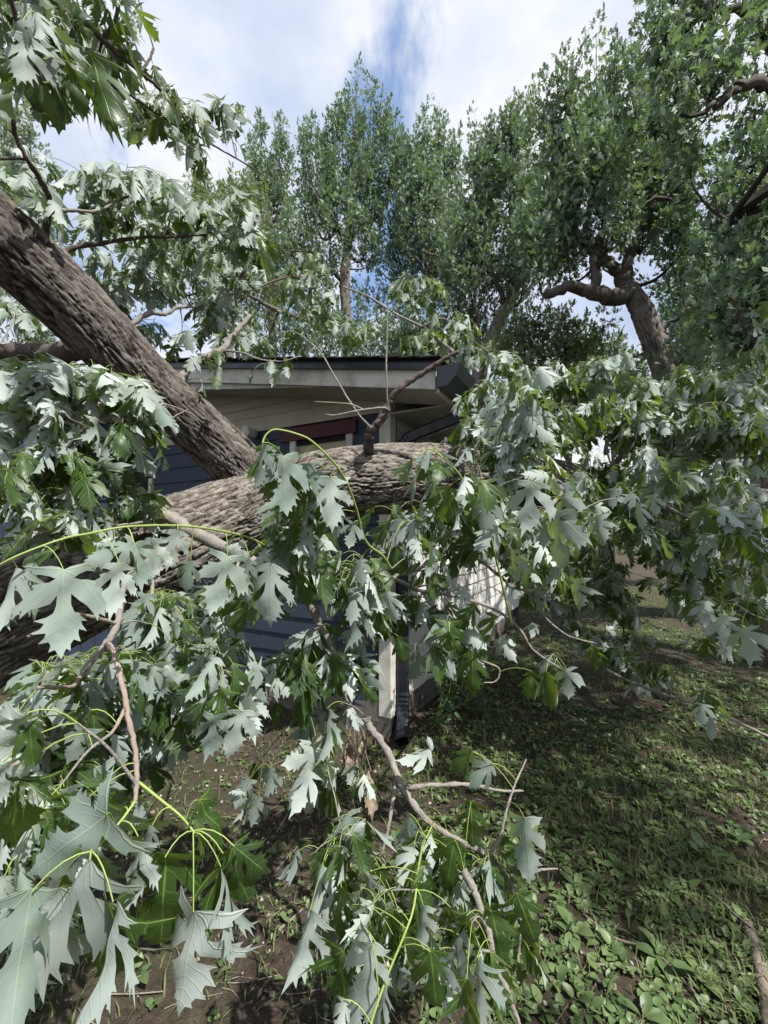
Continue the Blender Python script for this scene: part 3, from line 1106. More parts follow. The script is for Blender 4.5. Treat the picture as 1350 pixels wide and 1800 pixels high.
# traced branches: (pixel x, pixel y, depth) ..., start and end radius, material
BR = [
    # big branch lying over the trunk and down to the right
    ([(262, 900, 1.80), (300, 912, 1.76), (345, 938, 1.70), (409, 970, 1.62), (489, 1007, 1.56), (526, 1031, 1.52), (547, 1063, 1.5), (562, 1097, 1.5), (582, 1140, 1.5), (598, 1190, 1.5), (612, 1240, 1.52)], .030, .008, 'branch'),
    ([(643, 1262, 1.42), (652, 1280, 1.40), (680, 1318, 1.36), (698, 1362, 1.3), (720, 1405, 1.25), (755, 1445, 1.2), (800, 1475, 1.16), (850, 1500, 1.12), (890, 1540, 1.1), (905, 1580, 1.1)], .0125, .005, 'branch'),
    ([(696, 1375, 1.3), (690, 1410, 1.25), (682, 1460, 1.2), (669, 1505, 1.18)], .007, .004, 'branch'),
    ([(712, 1385, 1.27), (760, 1380, 1.27), (830, 1380, 1.3), (880, 1390, 1.3), (920, 1390, 1.32)], .008, .003, 'branch'),
    ([(860, 1505, 1.1), (880, 1470, 1.1), (890, 1425, 1.12), (905, 1380, 1.15), (925, 1335, 1.2)], .005, .002, 'branch'),
    ([(898, 1545, 1.1), (940, 1530, 1.1), (980, 1527, 1.12)], .005, .002, 'branch'),
    ([(815, 1530, 1.0), (835, 1570, .98), (850, 1610, .95), (862, 1650, .92), (872, 1700, .9), (895, 1750, .86), (915, 1810, .84)], .009, .005, 'branch'),
    ([(905, 1560, 1.05), (915, 1620, 1.0), (912, 1700, .98), (925, 1760, .95)], .004, .002, 'branch'),
    # lower left
    ([(300, 960, 1.75), (240, 1000, 1.35), (214, 1041, 1.12), (206, 1096, 1.02), (184, 1134, .98), (151, 1174, .96), (121, 1225, .94), (103, 1262, .92), (90, 1305, .9), (70, 1365, .88), (35, 1430, .86)], .011, .004, 'branch'),
    ([(184, 1134, .98), (195, 1137, .96), (209, 1177, .9), (219, 1222, .84), (226, 1265, .78), (238, 1320, .7), (241, 1366, .64), (238, 1408, .6)], .0065, .0032, 'pink_twig'),
    ([(206, 1099, 1.02), (186, 1091, .98), (131, 1080, .9), (90, 1100, .84), (48, 1119, .78)], .005, .0028, 'pink_twig'),
    ([(140, 1190, .95), (128, 1207, .9), (100, 1208, .84), (66, 1209, .78)], .005, .0035, 'pink_twig'),
    ([(103, 1262, .92), (75, 1268, .9), (30, 1275, .9), (-10, 1270, .9)], .004, .003, 'branch'),
    ([(222, 1240, .82), (208, 1270, .78), (195, 1290, .74)], .0035, .003, 'pink_twig'),
    ([(90, 1300, .9), (70, 1325, .87), (40, 1340, .82), (0, 1350, .78)], .005, .003, 'pink_twig'),
    ([(268, 990, 1.5), (268, 1040, 1.4), (266, 1080, 1.35), (240, 1125, 1.3), (205, 1145, 1.25)], .007, .003, 'branch'),
    ([(270, 1060, 1.38), (290, 1085, 1.4), (325, 1103, 1.4)], .005, .002, 'branch'),
    # long green shoot to the left
    ([(526, 1033, 1.52), (505, 1015, 1.45), (493, 1000, 1.38), (490, 984, 1.32), (473, 965, 1.25), (431, 943, 1.14), (340, 926, .98), (234, 925, .86), (156, 938, .79), (108, 948, .75), (28, 978, .70), (-30, 1010, .68)], .0045, .0015, 'petiole'),
    # arching green shoot before the trunk
    ([(688, 1000, 1.42), (673, 977, 1.36), (649, 959, 1.3), (636, 935, 1.26), (628, 900, 1.22), (611, 852, 1.16), (590, 817, 1.12), (551, 778, 1.08), (525, 764, 1.06), (486, 755, 1.04), (468, 764, 1.03), (461, 780, 1.02)], .0045, .002, 'petiole'),
    # shoots from the lower left tip
    ([(238, 1408, .60), (215, 1440, .58), (185, 1475, .56), (158, 1500, .54)], .0022, .0014, 'petiole'),
    ([(244, 1375, .63), (285, 1408, .62), (318, 1435, .61), (343, 1465, .60)], .0023, .0014, 'petiole'),
    # centre right
    ([(600, 1000, 1.9), (643, 1011, 1.85), (690, 1012, 1.85), (735, 1000, 1.9), (790, 975, 1.95), (840, 955, 1.9), (880, 935, 1.8)], .012, .005, 'branch'),
    ([(690, 1012, 1.85), (701, 1021, 1.84), (741, 1039, 1.82), (789, 1045, 1.82), (844, 1061, 1.84), (889, 1083, 1.86), (917, 1111, 1.86), (939, 1144, 1.86), (989, 1178, 1.86)], .011, .004, 'branch'),
    ([(741, 1039, 1.82), (756, 1061, 1.8), (777, 1081, 1.78), (787, 1101, 1.77), (814, 1132, 1.75), (850, 1162, 1.74), (877, 1175, 1.75), (872, 1197, 1.75), (850, 1200, 1.74)], .007, .003, 'branch'),
    ([(845, 985, 1.95), (878, 1012, 1.92), (900, 1032, 1.9), (925, 1040, 1.9), (947, 1067, 1.92), (960, 1087, 1.94), (980, 1105, 1.96), (1005, 1120, 1.98), (1052, 1132, 2.0)], .008, .003, 'branch'),
    ([(925, 1040, 1.9), (950, 1041, 1.9), (972, 1045, 1.88), (995, 1050, 1.86)], .006, .003, 'branch'),
    ([(900, 1100, 1.7), (858, 925, 1.62), (845, 900, 1.58), (827, 867, 1.52), (806, 832, 1.48), (785, 811, 1.46), (759, 790, 1.45), (745, 795, 1.45)], .005, .002, 'petiole'),
    ([(1000, 850, 2.6), (960, 900, 2.2), (930, 930, 1.9), (900, 960, 1.8), (880, 1000, 1.85)], .012, .006, 'branch'),
    ([(960, 830, 1.9), (950, 770, 1.8), (935, 730, 1.75), (920, 700, 1.72)], .006, .003, 'branch'),
    ([(1000, 860, 2.7), (960, 830, 2.2), (930, 800, 2.0), (890, 790, 1.9)], .01, .004, 'branch'),
    # right side
    ([(1060, 850, 3.3), (1101, 792, 3.05), (1148, 794, 3.0), (1184, 797, 2.95), (1208, 787, 2.9), (1260, 760, 2.8), (1330, 700, 2.7)], .028, .010, 'branch'),
    ([(1120, 862, 3.2), (1160, 880, 2.7), (1187, 900, 2.5), (1220, 912, 2.35), (1242, 922, 2.25), (1290, 900, 2.1), (1330, 880, 2.0)], .014, .006, 'branch'),
    ([(1180, 870, 3.4), (1260, 950, 2.7), (1300, 1010, 2.3), (1304, 1060, 2.15), (1300, 1075, 2.1)], .012, .004, 'branch'),
    ([(1300, 1070, 2.1), (1335, 1085, 2.05), (1380, 1100, 2.0)], .004, .003, 'branch'),
    ([(1020, 1150, 3.6), (1090, 1190, 3.2), (1157, 1217, 2.9), (1190, 1227, 2.8), (1230, 1240, 2.72), (1290, 1266, 2.6), (1360, 1300, 2.45)], .012, .009, 'branch'),
    ([(1060, 900, 3.4), (1080, 1000, 3.5), (1095, 1090, 3.6), (1100, 1160, 3.55)], .014, .005, 'dark_branch'),
    ([(1000, 830, 3.3), (1010, 730, 3.4), (1040, 680, 3.5)], .02, .008, 'branch'),
    ([(880, 840, 3.1), (870, 760, 3.0), (850, 700, 3.0)], .014, .006, 'branch'),
    ([(1230, 880, 3.9), (1250, 760, 3.7), (1230, 690, 3.6)], .02, .008, 'branch'),
    # over the limb, left and above
    ([(110, 505, 1.95), (112, 447, 2.05), (140, 433, 2.1), (187, 427, 2.15), (250, 417, 2.25), (300, 417, 2.3), (370, 413, 2.4), (430, 420, 2.5)], .014, .005, 'dark_branch'),
    ([(205, 620, 2.08), (218, 584, 2.15), (259, 552, 2.25), (289, 552, 2.32), (316, 540, 2.4), (351, 537, 2.5), (401, 519, 2.6), (449, 507, 2.7)], .015, .006, 'branch'),
    ([(325, 715, 2.3), (320, 676, 2.25), (325, 656, 2.26), (339, 641, 2.28), (366, 626, 2.32), (393, 614, 2.36), (404, 596, 2.4), (422, 576, 2.45), (440, 555, 2.5)], .027, .012, 'branch'),
    ([(393, 616, 2.36), (425, 620, 2.36), (458, 632, 2.34), (496, 635, 2.34), (526, 626, 2.36)], .007, .003, 'branch'),
    ([(0, 198, 1.45), (20, 206, 1.5), (27, 240, 1.55), (50, 283, 1.6), (77, 327, 1.7), (87, 355, 1.78), (82, 400, 1.85), (70, 480, 1.9)], .007, .014, 'dark_branch'),
    ([(-20, 277, 1.5), (43, 280, 1.6)], .005, .006, 'dark_branch'),
    ([(86, 372, 1.8), (133, 370, 1.85), (170, 371, 1.9), (215, 350, 2.0), (235, 340, 2.05)], .009, .004, 'branch'),
    ([(-120, 625, 2.45), (0, 622, 2.5), (60, 622, 2.5), (130, 618, 2.45)], .05, .055, 'dark_branch'),
    ([(175, 420, 2.1), (180, 400, 2.1), (178, 385, 2.1)], .005, .003, 'dark_branch'),
    ([(285, 418, 2.3), (297, 395, 2.3), (300, 370, 2.3), (312, 345, 2.3)], .007, .003, 'dark_branch'),
    # top left spray against the sky
    ([(40, -50, .95), (93, 7, 1.0), (133, 30, 1.05), (180, 70, 1.12), (213, 100, 1.18), (250, 130, 1.25), (283, 160, 1.32), (320, 203, 1.4), (347, 237, 1.47), (383, 260, 1.55), (430, 287, 1.65), (480, 318, 1.75)], .0075, .0022, 'dark_branch'),
    ([(210, -20, 1.1), (205, 28, 1.12), (190, 55, 1.13), (180, 72, 1.13), (175, 92, 1.13)], .005, .004, 'dark_branch'),
    ([(160, 137, 1.15), (217, 160, 1.22), (247, 180, 1.28), (277, 200, 1.34), (310, 217, 1.4), (340, 235, 1.46)], .004, .003, 'dark_branch'),
    ([(10, -40, .8), (30, 40, .85), (60, 110, .9), (75, 150, .92)], .005, .003, 'dark_branch'),
    ([(215, 105, 1.18), (235, 107, 1.2), (242, 92, 1.22), (237, 76, 1.24)], .003, .0015, 'dark_branch'),
    ([(247, 127, 1.25), (262, 105, 1.28), (270, 85, 1.3)], .004, .0035, 'dark_branch'),
    # by the window
    ([(648, 800, 2.56), (649, 775, 2.46), (651, 758, 2.42), (665, 744, 2.42), (677, 726, 2.42), (686, 705, 2.42), (698, 687, 2.4), (724, 667, 2.4), (754, 649, 2.38), (781, 631, 2.36), (807, 618, 2.34)], .030, .011, 'dark_branch'),
    ([(655, 756, 2.4), (624, 720, 2.36), (588, 661, 2.34), (567, 625, 2.36), (538, 596, 2.4), (514, 581, 2.45)], .007, .003, 'branch'),
    ([(682, 720, 2.4), (680, 690, 2.36), (679, 637, 2.34), (681, 566, 2.34), (683, 527, 2.36)], .006, .003, 'branch'),
    ([(683, 721, 2.4), (674, 717, 2.35), (647, 719, 2.3), (618, 724, 2.27), (588, 730, 2.25), (572, 728, 2.24)], .007, .003, 'branch'),
    ([(644, 723, 2.3), (618, 711, 2.28), (588, 708, 2.26), (553, 706, 2.24)], .0045, .002, 'pink_twig'),
    # over the roof
    ([(800, 626, 3.3), (793, 615, 3.4), (766, 593, 3.6), (748, 578, 3.7), (695, 551, 3.8), (647, 521, 3.9), (603, 504, 4.0)], .015, .008, 'branch'),
    ([(430, 515, 2.8), (476, 496, 3.0), (508, 487, 3.1), (538, 486, 3.15), (588, 480, 3.2), (630, 456, 3.3)], .009, .003, 'dark_branch'),
    ([(640, 640, 3.9), (660, 600, 3.95), (690, 560, 3.9)], .008, .005, 'branch'),
    ([(740, 575, 3.7), (780, 560, 3.6), (820, 590, 3.4), (860, 620, 3.2)], .007, .004, 'branch'),
    # left cluster stems
    ([(300, 890, 1.9), (280, 870, 1.72), (255, 867, 1.6), (200, 875, 1.5), (175, 870, 1.45)], .007, .003, 'branch'),
    ([(20, 900, 1.3), (80, 840, 1.3), (120, 785, 1.3), (147, 755, 1.3), (147, 748, 1.3), (120, 735, 1.28)], .006, .003, 'dark_branch'),
    ([(345, 735, 2.05), (330, 725, 2.0), (275, 708, 1.8), (240, 735, 1.6), (225, 750, 1.5)], .005, .002, 'pink_twig'),
    ([(275, 708, 1.8), (235, 682, 1.6), (222, 674, 1.5), (190, 665, 1.42), (150, 650, 1.36)], .003, .002, 'petiole'),
    ([(-10, 790, 1.25), (10, 800, 1.25), (33, 838, 1.25)], .004, .003, 'dark_branch'),
    ([(330, 720, 2.05), (310, 730, 1.85), (290, 745, 1.7)], .003, .002, 'branch'),
    ([(-20, 960, 1.15), (50, 940, 1.2), (120, 930, 1.25), (200, 925, 1.4), (270, 915, 1.7)], .007, .006, 'branch'),
    # under the trunk
    ([(420, 985, 2.0), (400, 1060, 1.75), (390, 1110, 1.6), (420, 1160, 1.5), (465, 1175, 1.42)], .008, .003, 'branch'),
    ([(330, 1050, 1.7), (300, 1150, 1.5), (310, 1230, 1.35), (330, 1300, 1.25)], .008, .003, 'branch'),
    ([(598, 1185, 1.5), (615, 1150, 1.55), (640, 1120, 1.6), (655, 1075, 1.62), (650, 1040, 1.65)], .005, .003, 'branch'),
    ([(560, 1095, 1.5), (540, 1150, 1.5), (530, 1200, 1.48), (545, 1260, 1.45)], .005, .002, 'branch'),
    ([(669, 1505, 1.18), (640, 1490, 1.15), (610, 1470, 1.15), (595, 1440, 1.2)], .003, .002, 'branch'),
    ([(760, 1450, 1.18), (740, 1500, 1.05), (728, 1590, .9), (712, 1640, .85), (683, 1710, .75), (655, 1790, .66), (645, 1840, .62)], .0028, .0018, 'petiole'),
    ([(650, 1260, 1.5), (640, 1320, 1.6), (620, 1400, 1.7), (640, 1460, 1.75)], .004, .002, 'branch'),
]
for pts, r0, r1, mt in BR:
    w = world_pts(pts)
    s = spline(w, 7)
    k = len(s)
    jit = rng.normal(0, 1, (k, 3)) * (0.12 * np.linspace(r0, r1, k))[:, None]
    s = s + jit * (0 if mt == 'petiole' else 1)
    rr = np.linspace(r0, r1, k)
    if mt != 'petiole':
        rr = rr * (1 + 0.10 * rng.normal(0, 1, k))
    b = Buf()
    tube(b, s, rr, 12 if r0 > 0.012 else 7, 0)
    link('shoot' if mt == 'petiole' else 'branch', b.mesh('branch', M[mt]), fallen)
    for i in range(0, k, 2):
        SK.append(np.array([*s[i], rr[i]]))

# --- leaves: each is (position, midrib direction, upper normal, length, petiole root)
LEAVES = []
pet = Buf()
twg = Buf()


def petiole(a, b_, lift=0.02, r=0.0011):
    m_ = (a + b_) / 2 + UP * lift
    n = 5
    t = np.linspace(0, 1, n)[:, None]
    pts = a * (1 - t) ** 2 + 2 * m_ * t * (1 - t) + b_ * t ** 2
    tube(pet, pts, np.linspace(r * 1.15, r, n), 4, 0, False, rnd=rng.random())


def add_leaf(base, m, nup, length, var=None):
    LEAVES.append((np.array(base), unit(m), np.array(nup), length, int(rng.integers(NV)) if var is None else var))


CAM = np.array([0, 0, CAMZ])


def nearest(p, maxd=None):
    A = np.array(SK)
    d = np.linalg.norm(A[:, :3] - p, axis=1) + 0.15 * np.clip(p[2] - A[:, 2], -0.3, 0.0) * -1
    i = int(np.argmin(d))
    return A[i], d[i]


# hand placed leaves: base x, y, tip x, y, depth, side seen (S silver, G green), roll, tip depth change, shape
HERO = [
    # lower left tip
    (186, 1433, 45, 1540, .54, 'S', 10, .02, 5), (57, 1566, 14, 1775, .50, 'S', -8, .0, 0), (158, 1512, 80, 1722, .53, 'S', 52, .03, 6),
    (100, 1560, 5, 1795, .56, 'S', 40, .03, 4), (196, 1577, 152, 1795, .54, 'G', 35, .03, 3), (199, 1585, 214, 1768, .52, 'S', 80, .0, 7), (290, 1507, 280, 1695, .56, 'G', 5, .03, 2),
    (243, 1470, 226, 1592, .57, 'S', 55, .0, 8), (268, 1450, 256, 1510, .6, 'S', 30, 0, 9), (340, 1603, 312, 1790, .56, 'S', 35, .0, 5),
    (347, 1406, 415, 1488, .61, 'G', -35, .03, 3), (411, 1487, 476, 1540, .60, 'G', 0, .02, 1), (388, 1523, 414, 1672, .6, 'G', 58, .0, 6), (392, 1500, 446, 1602, .6, 'G', 20, .02, 2),
    (183, 1378, 150, 1378, .65, 'G', 20, 0, 0), (214, 1430, 190, 1520, .6, 'S', 20, .05, 10), (250, 1470, 262, 1510, .66, 'S', 10, 0, 11), (120, 1440, 80, 1480, .62, 'G', 0, .05, 3),
    (48, 1253, -10, 1335, .55, 'S', -10, .0, 1), (52, 1270, 58, 1350, .56, 'G', 10, 0, 4), (27, 1362, 18, 1520, .57, 'G', 10, .02, 3), (30, 1362, 95, 1405, .57, 'G', -30, .0, 2),
    (5, 1340, -15, 1420, .55, 'S', 0, 0, 0), (30, 1520, 50, 1575, .62, 'S', 5, 0, 6), (8, 1540, -8, 1600, .6, 'S', 0, 0, 8),
    (146, 1281, 116, 1345, .72, 'S', 15, 0, 5), (160, 1248, 172, 1312, .76, 'G', 10, 0, 2), (60, 1430, 40, 1500, .68, 'S', 10, 0, 7), (20, 1275, 5, 1240, .75, 'S', 0, 0, 9),
    # long shoot on the left
    (112, 1002, 108, 1147, .73, 'S', 0, -.02, 0), (209, 990, 195, 1080, .80, 'S', 5, -.02, 1), (234, 954, 148, 990, .82, 'S', 25, -.03, 3), (236, 955, 248, 1035, .83, 'S', -10, 0, 4),
    (313, 932, 292, 1003, .93, 'S', 5, 0, 2), (30, 998, 8, 1112, .72, 'S', 45, 0, 6), (335, 985, 324, 1046, .98, 'S', 10, 0, 5), (200, 948, 160, 952, .84, 'S', 45, 0, 3), (170, 945, 148, 985, .83, 'G', 10, .05, 1),
    (100, 960, 30, 985, .78, 'G', 60, 0, 2), (60, 990, 40, 1040, .76, 'S', 10, 0, 7), (270, 945, 268, 1020, .9, 'S', 30, 0, 8),
    (400, 978, 372, 1076, 1.05, 'S', 5, -.02, 0), (476, 990, 470, 1112, 1.1, 'S', 15, 0, 5), (462, 972, 455, 1000, 1.12, 'S', 0, 0, 2), (440, 985, 425, 1030, 1.1, 'S', 20, 0, 6), (395, 960, 440, 985, 1.1, 'S', 10, .03, 8), (418, 1000, 435, 1060, 1.12, 'S', 30, .0, 9),
    # arching shoot
    (498, 802, 504, 902, 1.06, 'S', -5, 0, 0), (466, 781, 446, 862, 1.05, 'S', 50, 0, 6), (474, 784, 470, 880, 1.07, 'G', 20, 0, 4), (519, 820, 519, 922, 1.1, 'G', 10, 0, 1), (540, 815, 548, 880, 1.12, 'S', 30, 0, 5), (535, 840, 560, 930, 1.13, 'G', 30, 0, 7),
    (580, 838, 584, 938, 1.12, 'S', -8, 0, 1), (560, 830, 545, 870, 1.13, 'S', 30, 0, 8), (593, 885, 585, 950, 1.15, 'S', 50, .0, 9), (622, 918, 614, 962, 1.24, 'S', 0, 0, 2), (545, 915, 522, 945, 1.2, 'S', 40, 0, 10), (504, 938, 512, 1003, 1.2, 'S', -10, 0, 5), (560, 960, 540, 1000, 1.3, 'S', 15, 0, 8),
    (634, 983, 638, 1030, 1.3, 'S', 0, 0, 3), (622, 1061, 628, 1142, 1.35, 'S', 62, 0, 11), (679, 1039, 694, 1103, 1.4, 'S', 20, 0, 5), (714, 915, 690, 962, 1.45, 'S', 10, 0, 6), (722, 915, 728, 970, 1.45, 'S', -30, .0, 9), (765, 980, 750, 1012, 1.5, 'S', 0, 0, 0), (700, 960, 690, 1010, 1.45, 'G', 10, 0, 1),
    (700, 1118, 712, 1170, 1.5, 'G', 0, 0, 2), (668, 1065, 660, 1130, 1.42, 'G', 10, .0, 3), (640, 1040, 600, 1100, 1.45, 'G', 20, 0, 1), (580, 1100, 560, 1180, 1.5, 'G', 0, 0, 2), (588, 1150, 600, 1235, 1.42, 'G', 0, 0, 3), (640, 1205, 665, 1235, 1.38, 'G', 0, 0, 2), (632, 1175, 655, 1250, 1.4, 'S', 50, 0, 6), (560, 1110, 495, 1130, 1.45, 'S', 40, 0, 3),
    (424, 1250, 400, 1330, 1.1, 'S', 0, 0, 1), (378, 1255, 360, 1335, 1.08, 'S', 0, 0, 0), (440, 1195, 436, 1270, 1.15, 'S', 20, 0, 6), (460, 1170, 420, 1200, 1.15, 'S', 25, 0, 3), (575, 1245, 590, 1330, 1.3, 'S', 65, 0, 7), (520, 1235, 540, 1290, 1.38, 'G', 0, 0, 3), (490, 1235, 480, 1280, 1.4, 'G', 10, 0, 2),
    (330, 1210, 340, 1290, 1.1, 'S', 10, .02, 5), (300, 1130, 290, 1200, 1.15, 'S', 20, 0, 8), (380, 1130, 330, 1150, 1.2, 'S', 30, 0, 3), (200, 1290, 215, 1350, .9, 'S', 30, 0, 9), (250, 1220, 235, 1290, 1.0, 'S', 10, 0, 4), (270, 1170, 262, 1230, 1.02, 'S', 20, 0, 6),
    # lower centre
    (799, 1476, 783, 1576, 1.0, 'G', 0, 0, 1), (828, 1409, 832, 1502, 1.05, 'G', 0, 0, 2), (922, 1438, 931, 1548, 1.02, 'S', 5, 0, 0), (866, 1342, 820, 1388, 1.15, 'S', 5, 0, 5), (832, 1322, 783, 1352, 1.15, 'G', 25, .03, 3), (759, 1322, 701, 1340, 1.2, 'S', 45, 0, 3), (760, 1320, 752, 1298, 1.2, 'S', 0, 0, 9),
    (909, 1572, 951, 1678, .98, 'G', -5, 0, 1), (864, 1603, 893, 1720, .92, 'G', 0, 0, 2), (792, 1595, 795, 1680, .92, 'G', 5, 0, 3), (757, 1673, 771, 1798, .78, 'G', 0, 0, 1), (765, 1680, 788, 1745, .8, 'S', 75, 0, 7), (838, 1684, 854, 1795, .82, 'S', 52, 0, 6), (655, 1659, 646, 1790, .72, 'S', 0, 0, 0), (640, 1630, 615, 1700, .78, 'S', 30, 0, 8),
    (646, 1534, 652, 1603, 1.0, 'S', 30, 0, 5), (747, 1525, 731, 1560, 1.0, 'S', 10, 0, 8), (744, 1592, 740, 1670, .92, 'S', 25, 0, 4), (606, 1757, 598, 1815, .66, 'S', 0, 0, 2), (667, 1525, 672, 1588, 1.05, 'G', 10, 0, 2), (875, 1745, 884, 1815, .84, 'G', 0, 0, 3), (680, 1730, 650, 1830, .72, 'S', 45, 0, 9),
    (566, 1522, 557, 1615, 1.0, 'S', 30, 0, 6), (587, 1485, 596, 1542, 1.02, 'S', 20, 0, 5), (610, 1467, 640, 1450, 1.05, 'S', 10, 0, 3), (545, 1600, 530, 1720, .95, 'S', 50, .0, 11), (600, 1560, 585, 1660, .95, 'G', 40, 0, 1), (620, 1590, 612, 1690, .92, 'S', 55, 0, 12), (690, 1600, 700, 1690, .9, 'G', 20, 0, 4), (720, 1430, 700, 1500, 1.15, 'S', 50, 0, 10), (640, 1690, 650, 1640, .8, 'S', 10, .02, 2), (820, 1610, 836, 1690, .9, 'G', 40, 0, 13),
    (930, 1670, 960, 1720, .95, 'G', 45, 0, 4), (910, 1690, 918, 1740, .95, 'G', 10, 0, 3), (885, 1470, 900, 1520, 1.1, 'G', 10, 0, 2), (850, 1520, 868, 1560, 1.05, 'S', 10, 0, 8),
    # small sprays above the soil
    (560, 1322, 500, 1345, 1.35, 'S', 10, 0, 3), (566, 1340, 580, 1385, 1.32, 'S', 0, 0, 2), (545, 1360, 510, 1420, 1.35, 'S', 0, 0, 1), (552, 1380, 530, 1440, 1.35, 'S', 20, 0, 5), (575, 1370, 590, 1440, 1.35, 'G', 20, 0, 4),
    (440, 1370, 415, 1420, 1.45, 'S', 0, 0, 1), (455, 1400, 440, 1455, 1.45, 'S', 20, 0, 6), (475, 1350, 478, 1400, 1.45, 'S', 30, 0, 9), (430, 1390, 400, 1400, 1.45, 'S', 10, 0, 3),
    # right of centre
    (965, 838, 918, 832, 1.45, 'S', 35, 0, 3), (970, 842, 980, 875, 1.45, 'S', 20, 0, 5), (935, 848, 917, 938, 1.42, 'S', 5, 0, 0), (992, 872, 1008, 922, 1.5, 'S', 10, 0, 2), (972, 905, 990, 1000, 1.45, 'S', 40, 0, 7), (960, 915, 955, 965, 1.48, 'S', 10, .0, 1), (875, 925, 835, 965, 1.5, 'S', 10, 0, 1), (900, 965, 903, 1028, 1.55, 'S', 55, 0, 6), (1050, 908, 1063, 957, 1.8, 'S', 0, 0, 2), (1010, 1017, 1018, 1074, 1.8, 'S', 40, 0, 5),
    (942, 1097, 934, 1120, 1.85, 'S', 0, 0, 2), (817, 1035, 806, 1066, 1.65, 'S', 0, 0, 3), (830, 1145, 833, 1228, 1.6, 'G', 0, 0, 1), (935, 1180, 928, 1235, 1.7, 'G', 0, 0, 2), (995, 1175, 1001, 1225, 1.7, 'S', 15, 0, 1), (1042, 1135, 1050, 1182, 1.85, 'G', 0, 0, 3), (1015, 1120, 1008, 1108, 1.95, 'S', 10, 0, 9), (1065, 1105, 1082, 1116, 1.95, 'S', 0, 0, 2), (1060, 1130, 1062, 1146, 1.95, 'S', 0, 0, 3),
    (835, 1060, 800, 1110, 1.6, 'G', 10, 0, 2), (790, 1110, 780, 1160, 1.55, 'G', 10, 0, 3), (870, 1080, 850, 1130, 1.6, 'G', 30, 0, 4), (960, 1180, 975, 1245, 1.65, 'G', 30, 0, 5), (885, 870, 862, 905, 1.5, 'G', 0, 0, 3), (840, 870, 830, 925, 1.5, 'G', 0, 0, 1), (858, 865, 890, 870, 1.5, 'G', 20, 0, 2),
    # right
    (1305, 1102, 1317, 1168, 1.75, 'S', 0, 0, 0), (1275, 1082, 1266, 1124, 1.8, 'S', 20, 0, 5), (1245, 1075, 1240, 1100, 1.85, 'S', 20, 0, 3), (1318, 1105, 1345, 1125, 1.8, 'G', 0, 0, 2), (1235, 1237, 1232, 1274, 2.2, 'S', 0, 0, 2), (1292, 900, 1274, 940, 1.9, 'S', 10, 0, 3), (1300, 905, 1312, 950, 1.9, 'S', 30, 0, 5), (1120, 882, 1131, 930, 2.0, 'S', 30, 0, 8), (1118, 872, 1085, 882, 2.0, 'S', 30, 0, 3), (1145, 870, 1155, 905, 2.05, 'S', 10, 0, 2), (1237, 940, 1238, 975, 2.0, 'S', 20, 0, 7), (1310, 930, 1320, 990, 1.9, 'G', 10, 0, 1), (1330, 1020, 1335, 1055, 1.9, 'G', 0, 0, 2),
    # top left, near
    (70, 85, 75, 215, .92, 'G', 5, .03, 1), (120, 110, 145, 210, .95, 'G', 0, .03, 3), (155, 85, 205, 240, 1.0, 'G', 10, 0, 2), (45, 60, 30, 150, .85, 'S', 20, 0, 5), (95, 120, 100, 230, 1.0, 'G', 30, 0, 4), (25, 40, 55, 75, .85, 'S', 20, 0, 7), (20, 100, 5, 140, .85, 'G', 0, 0, 1), (60, 20, 80, 95, .9, 'S', 35, 0, 6),
    (268, 112, 280, 150, 1.3, 'G', 0, 0, 2), (345, 270, 358, 318, 1.55, 'G', 0, 0, 2), (205, 40, 235, 60, 1.15, 'S', 15, 0, 3), (222, 60, 215, 95, 1.18, 'S', 30, 0, 6), (110, 175, 115, 215, 1.0, 'G', 20, 0, 3), (60, 180, 68, 215, .95, 'G', 0, 0, 0), (385, 190, 420, 250, 1.6, 'S', 20, 0, 9),
]
for (bx, by, tx, ty, d, side, roll, dd, var) in HERO:
    if side == 'S' and by > 1350 and var < 4:
        var = 4 + (bx + by) % 10
    elif side == 'S' and var < 4:
        var = MILD[(bx * 7 + by) % 6]
    elif side == 'S' and (bx + by) % 2:
        var = var + 10
    b0, t0 = P(bx, by, d), P(tx, ty, d + dd)
    ln = np.linalg.norm(t0 - b0)
    m_ = unit(t0 - b0)
    c = unit(CAM - b0)
    c = unit(c - m_ * np.dot(c, m_))
    nup = c if side == 'G' else -c
    nup = rot_about(nup, m_, R(roll))
    add_leaf(b0, m_, nup, min(ln * 1.06, 0.21), var)
    s_, dist = nearest(b0)
    root = s_[:3]
    if dist > 0.16:
        root = b0 + unit(root - b0) * 0.08 + UP * 0.03
        mid = (root + s_[:3]) / 2 + UP * 0.05 * dist
        pts = spline(np.array([s_[:3], mid, root]), 5)
        tube(twg, pts, np.linspace(.003, .0016, len(pts)), 5, 0, False)
        for q in pts[2::2]:
            SK.append(np.array([*q, .002]))
    petiole(root, b0, 0.012 + 0.15 * np.linalg.norm(root - b0), 0.0010)

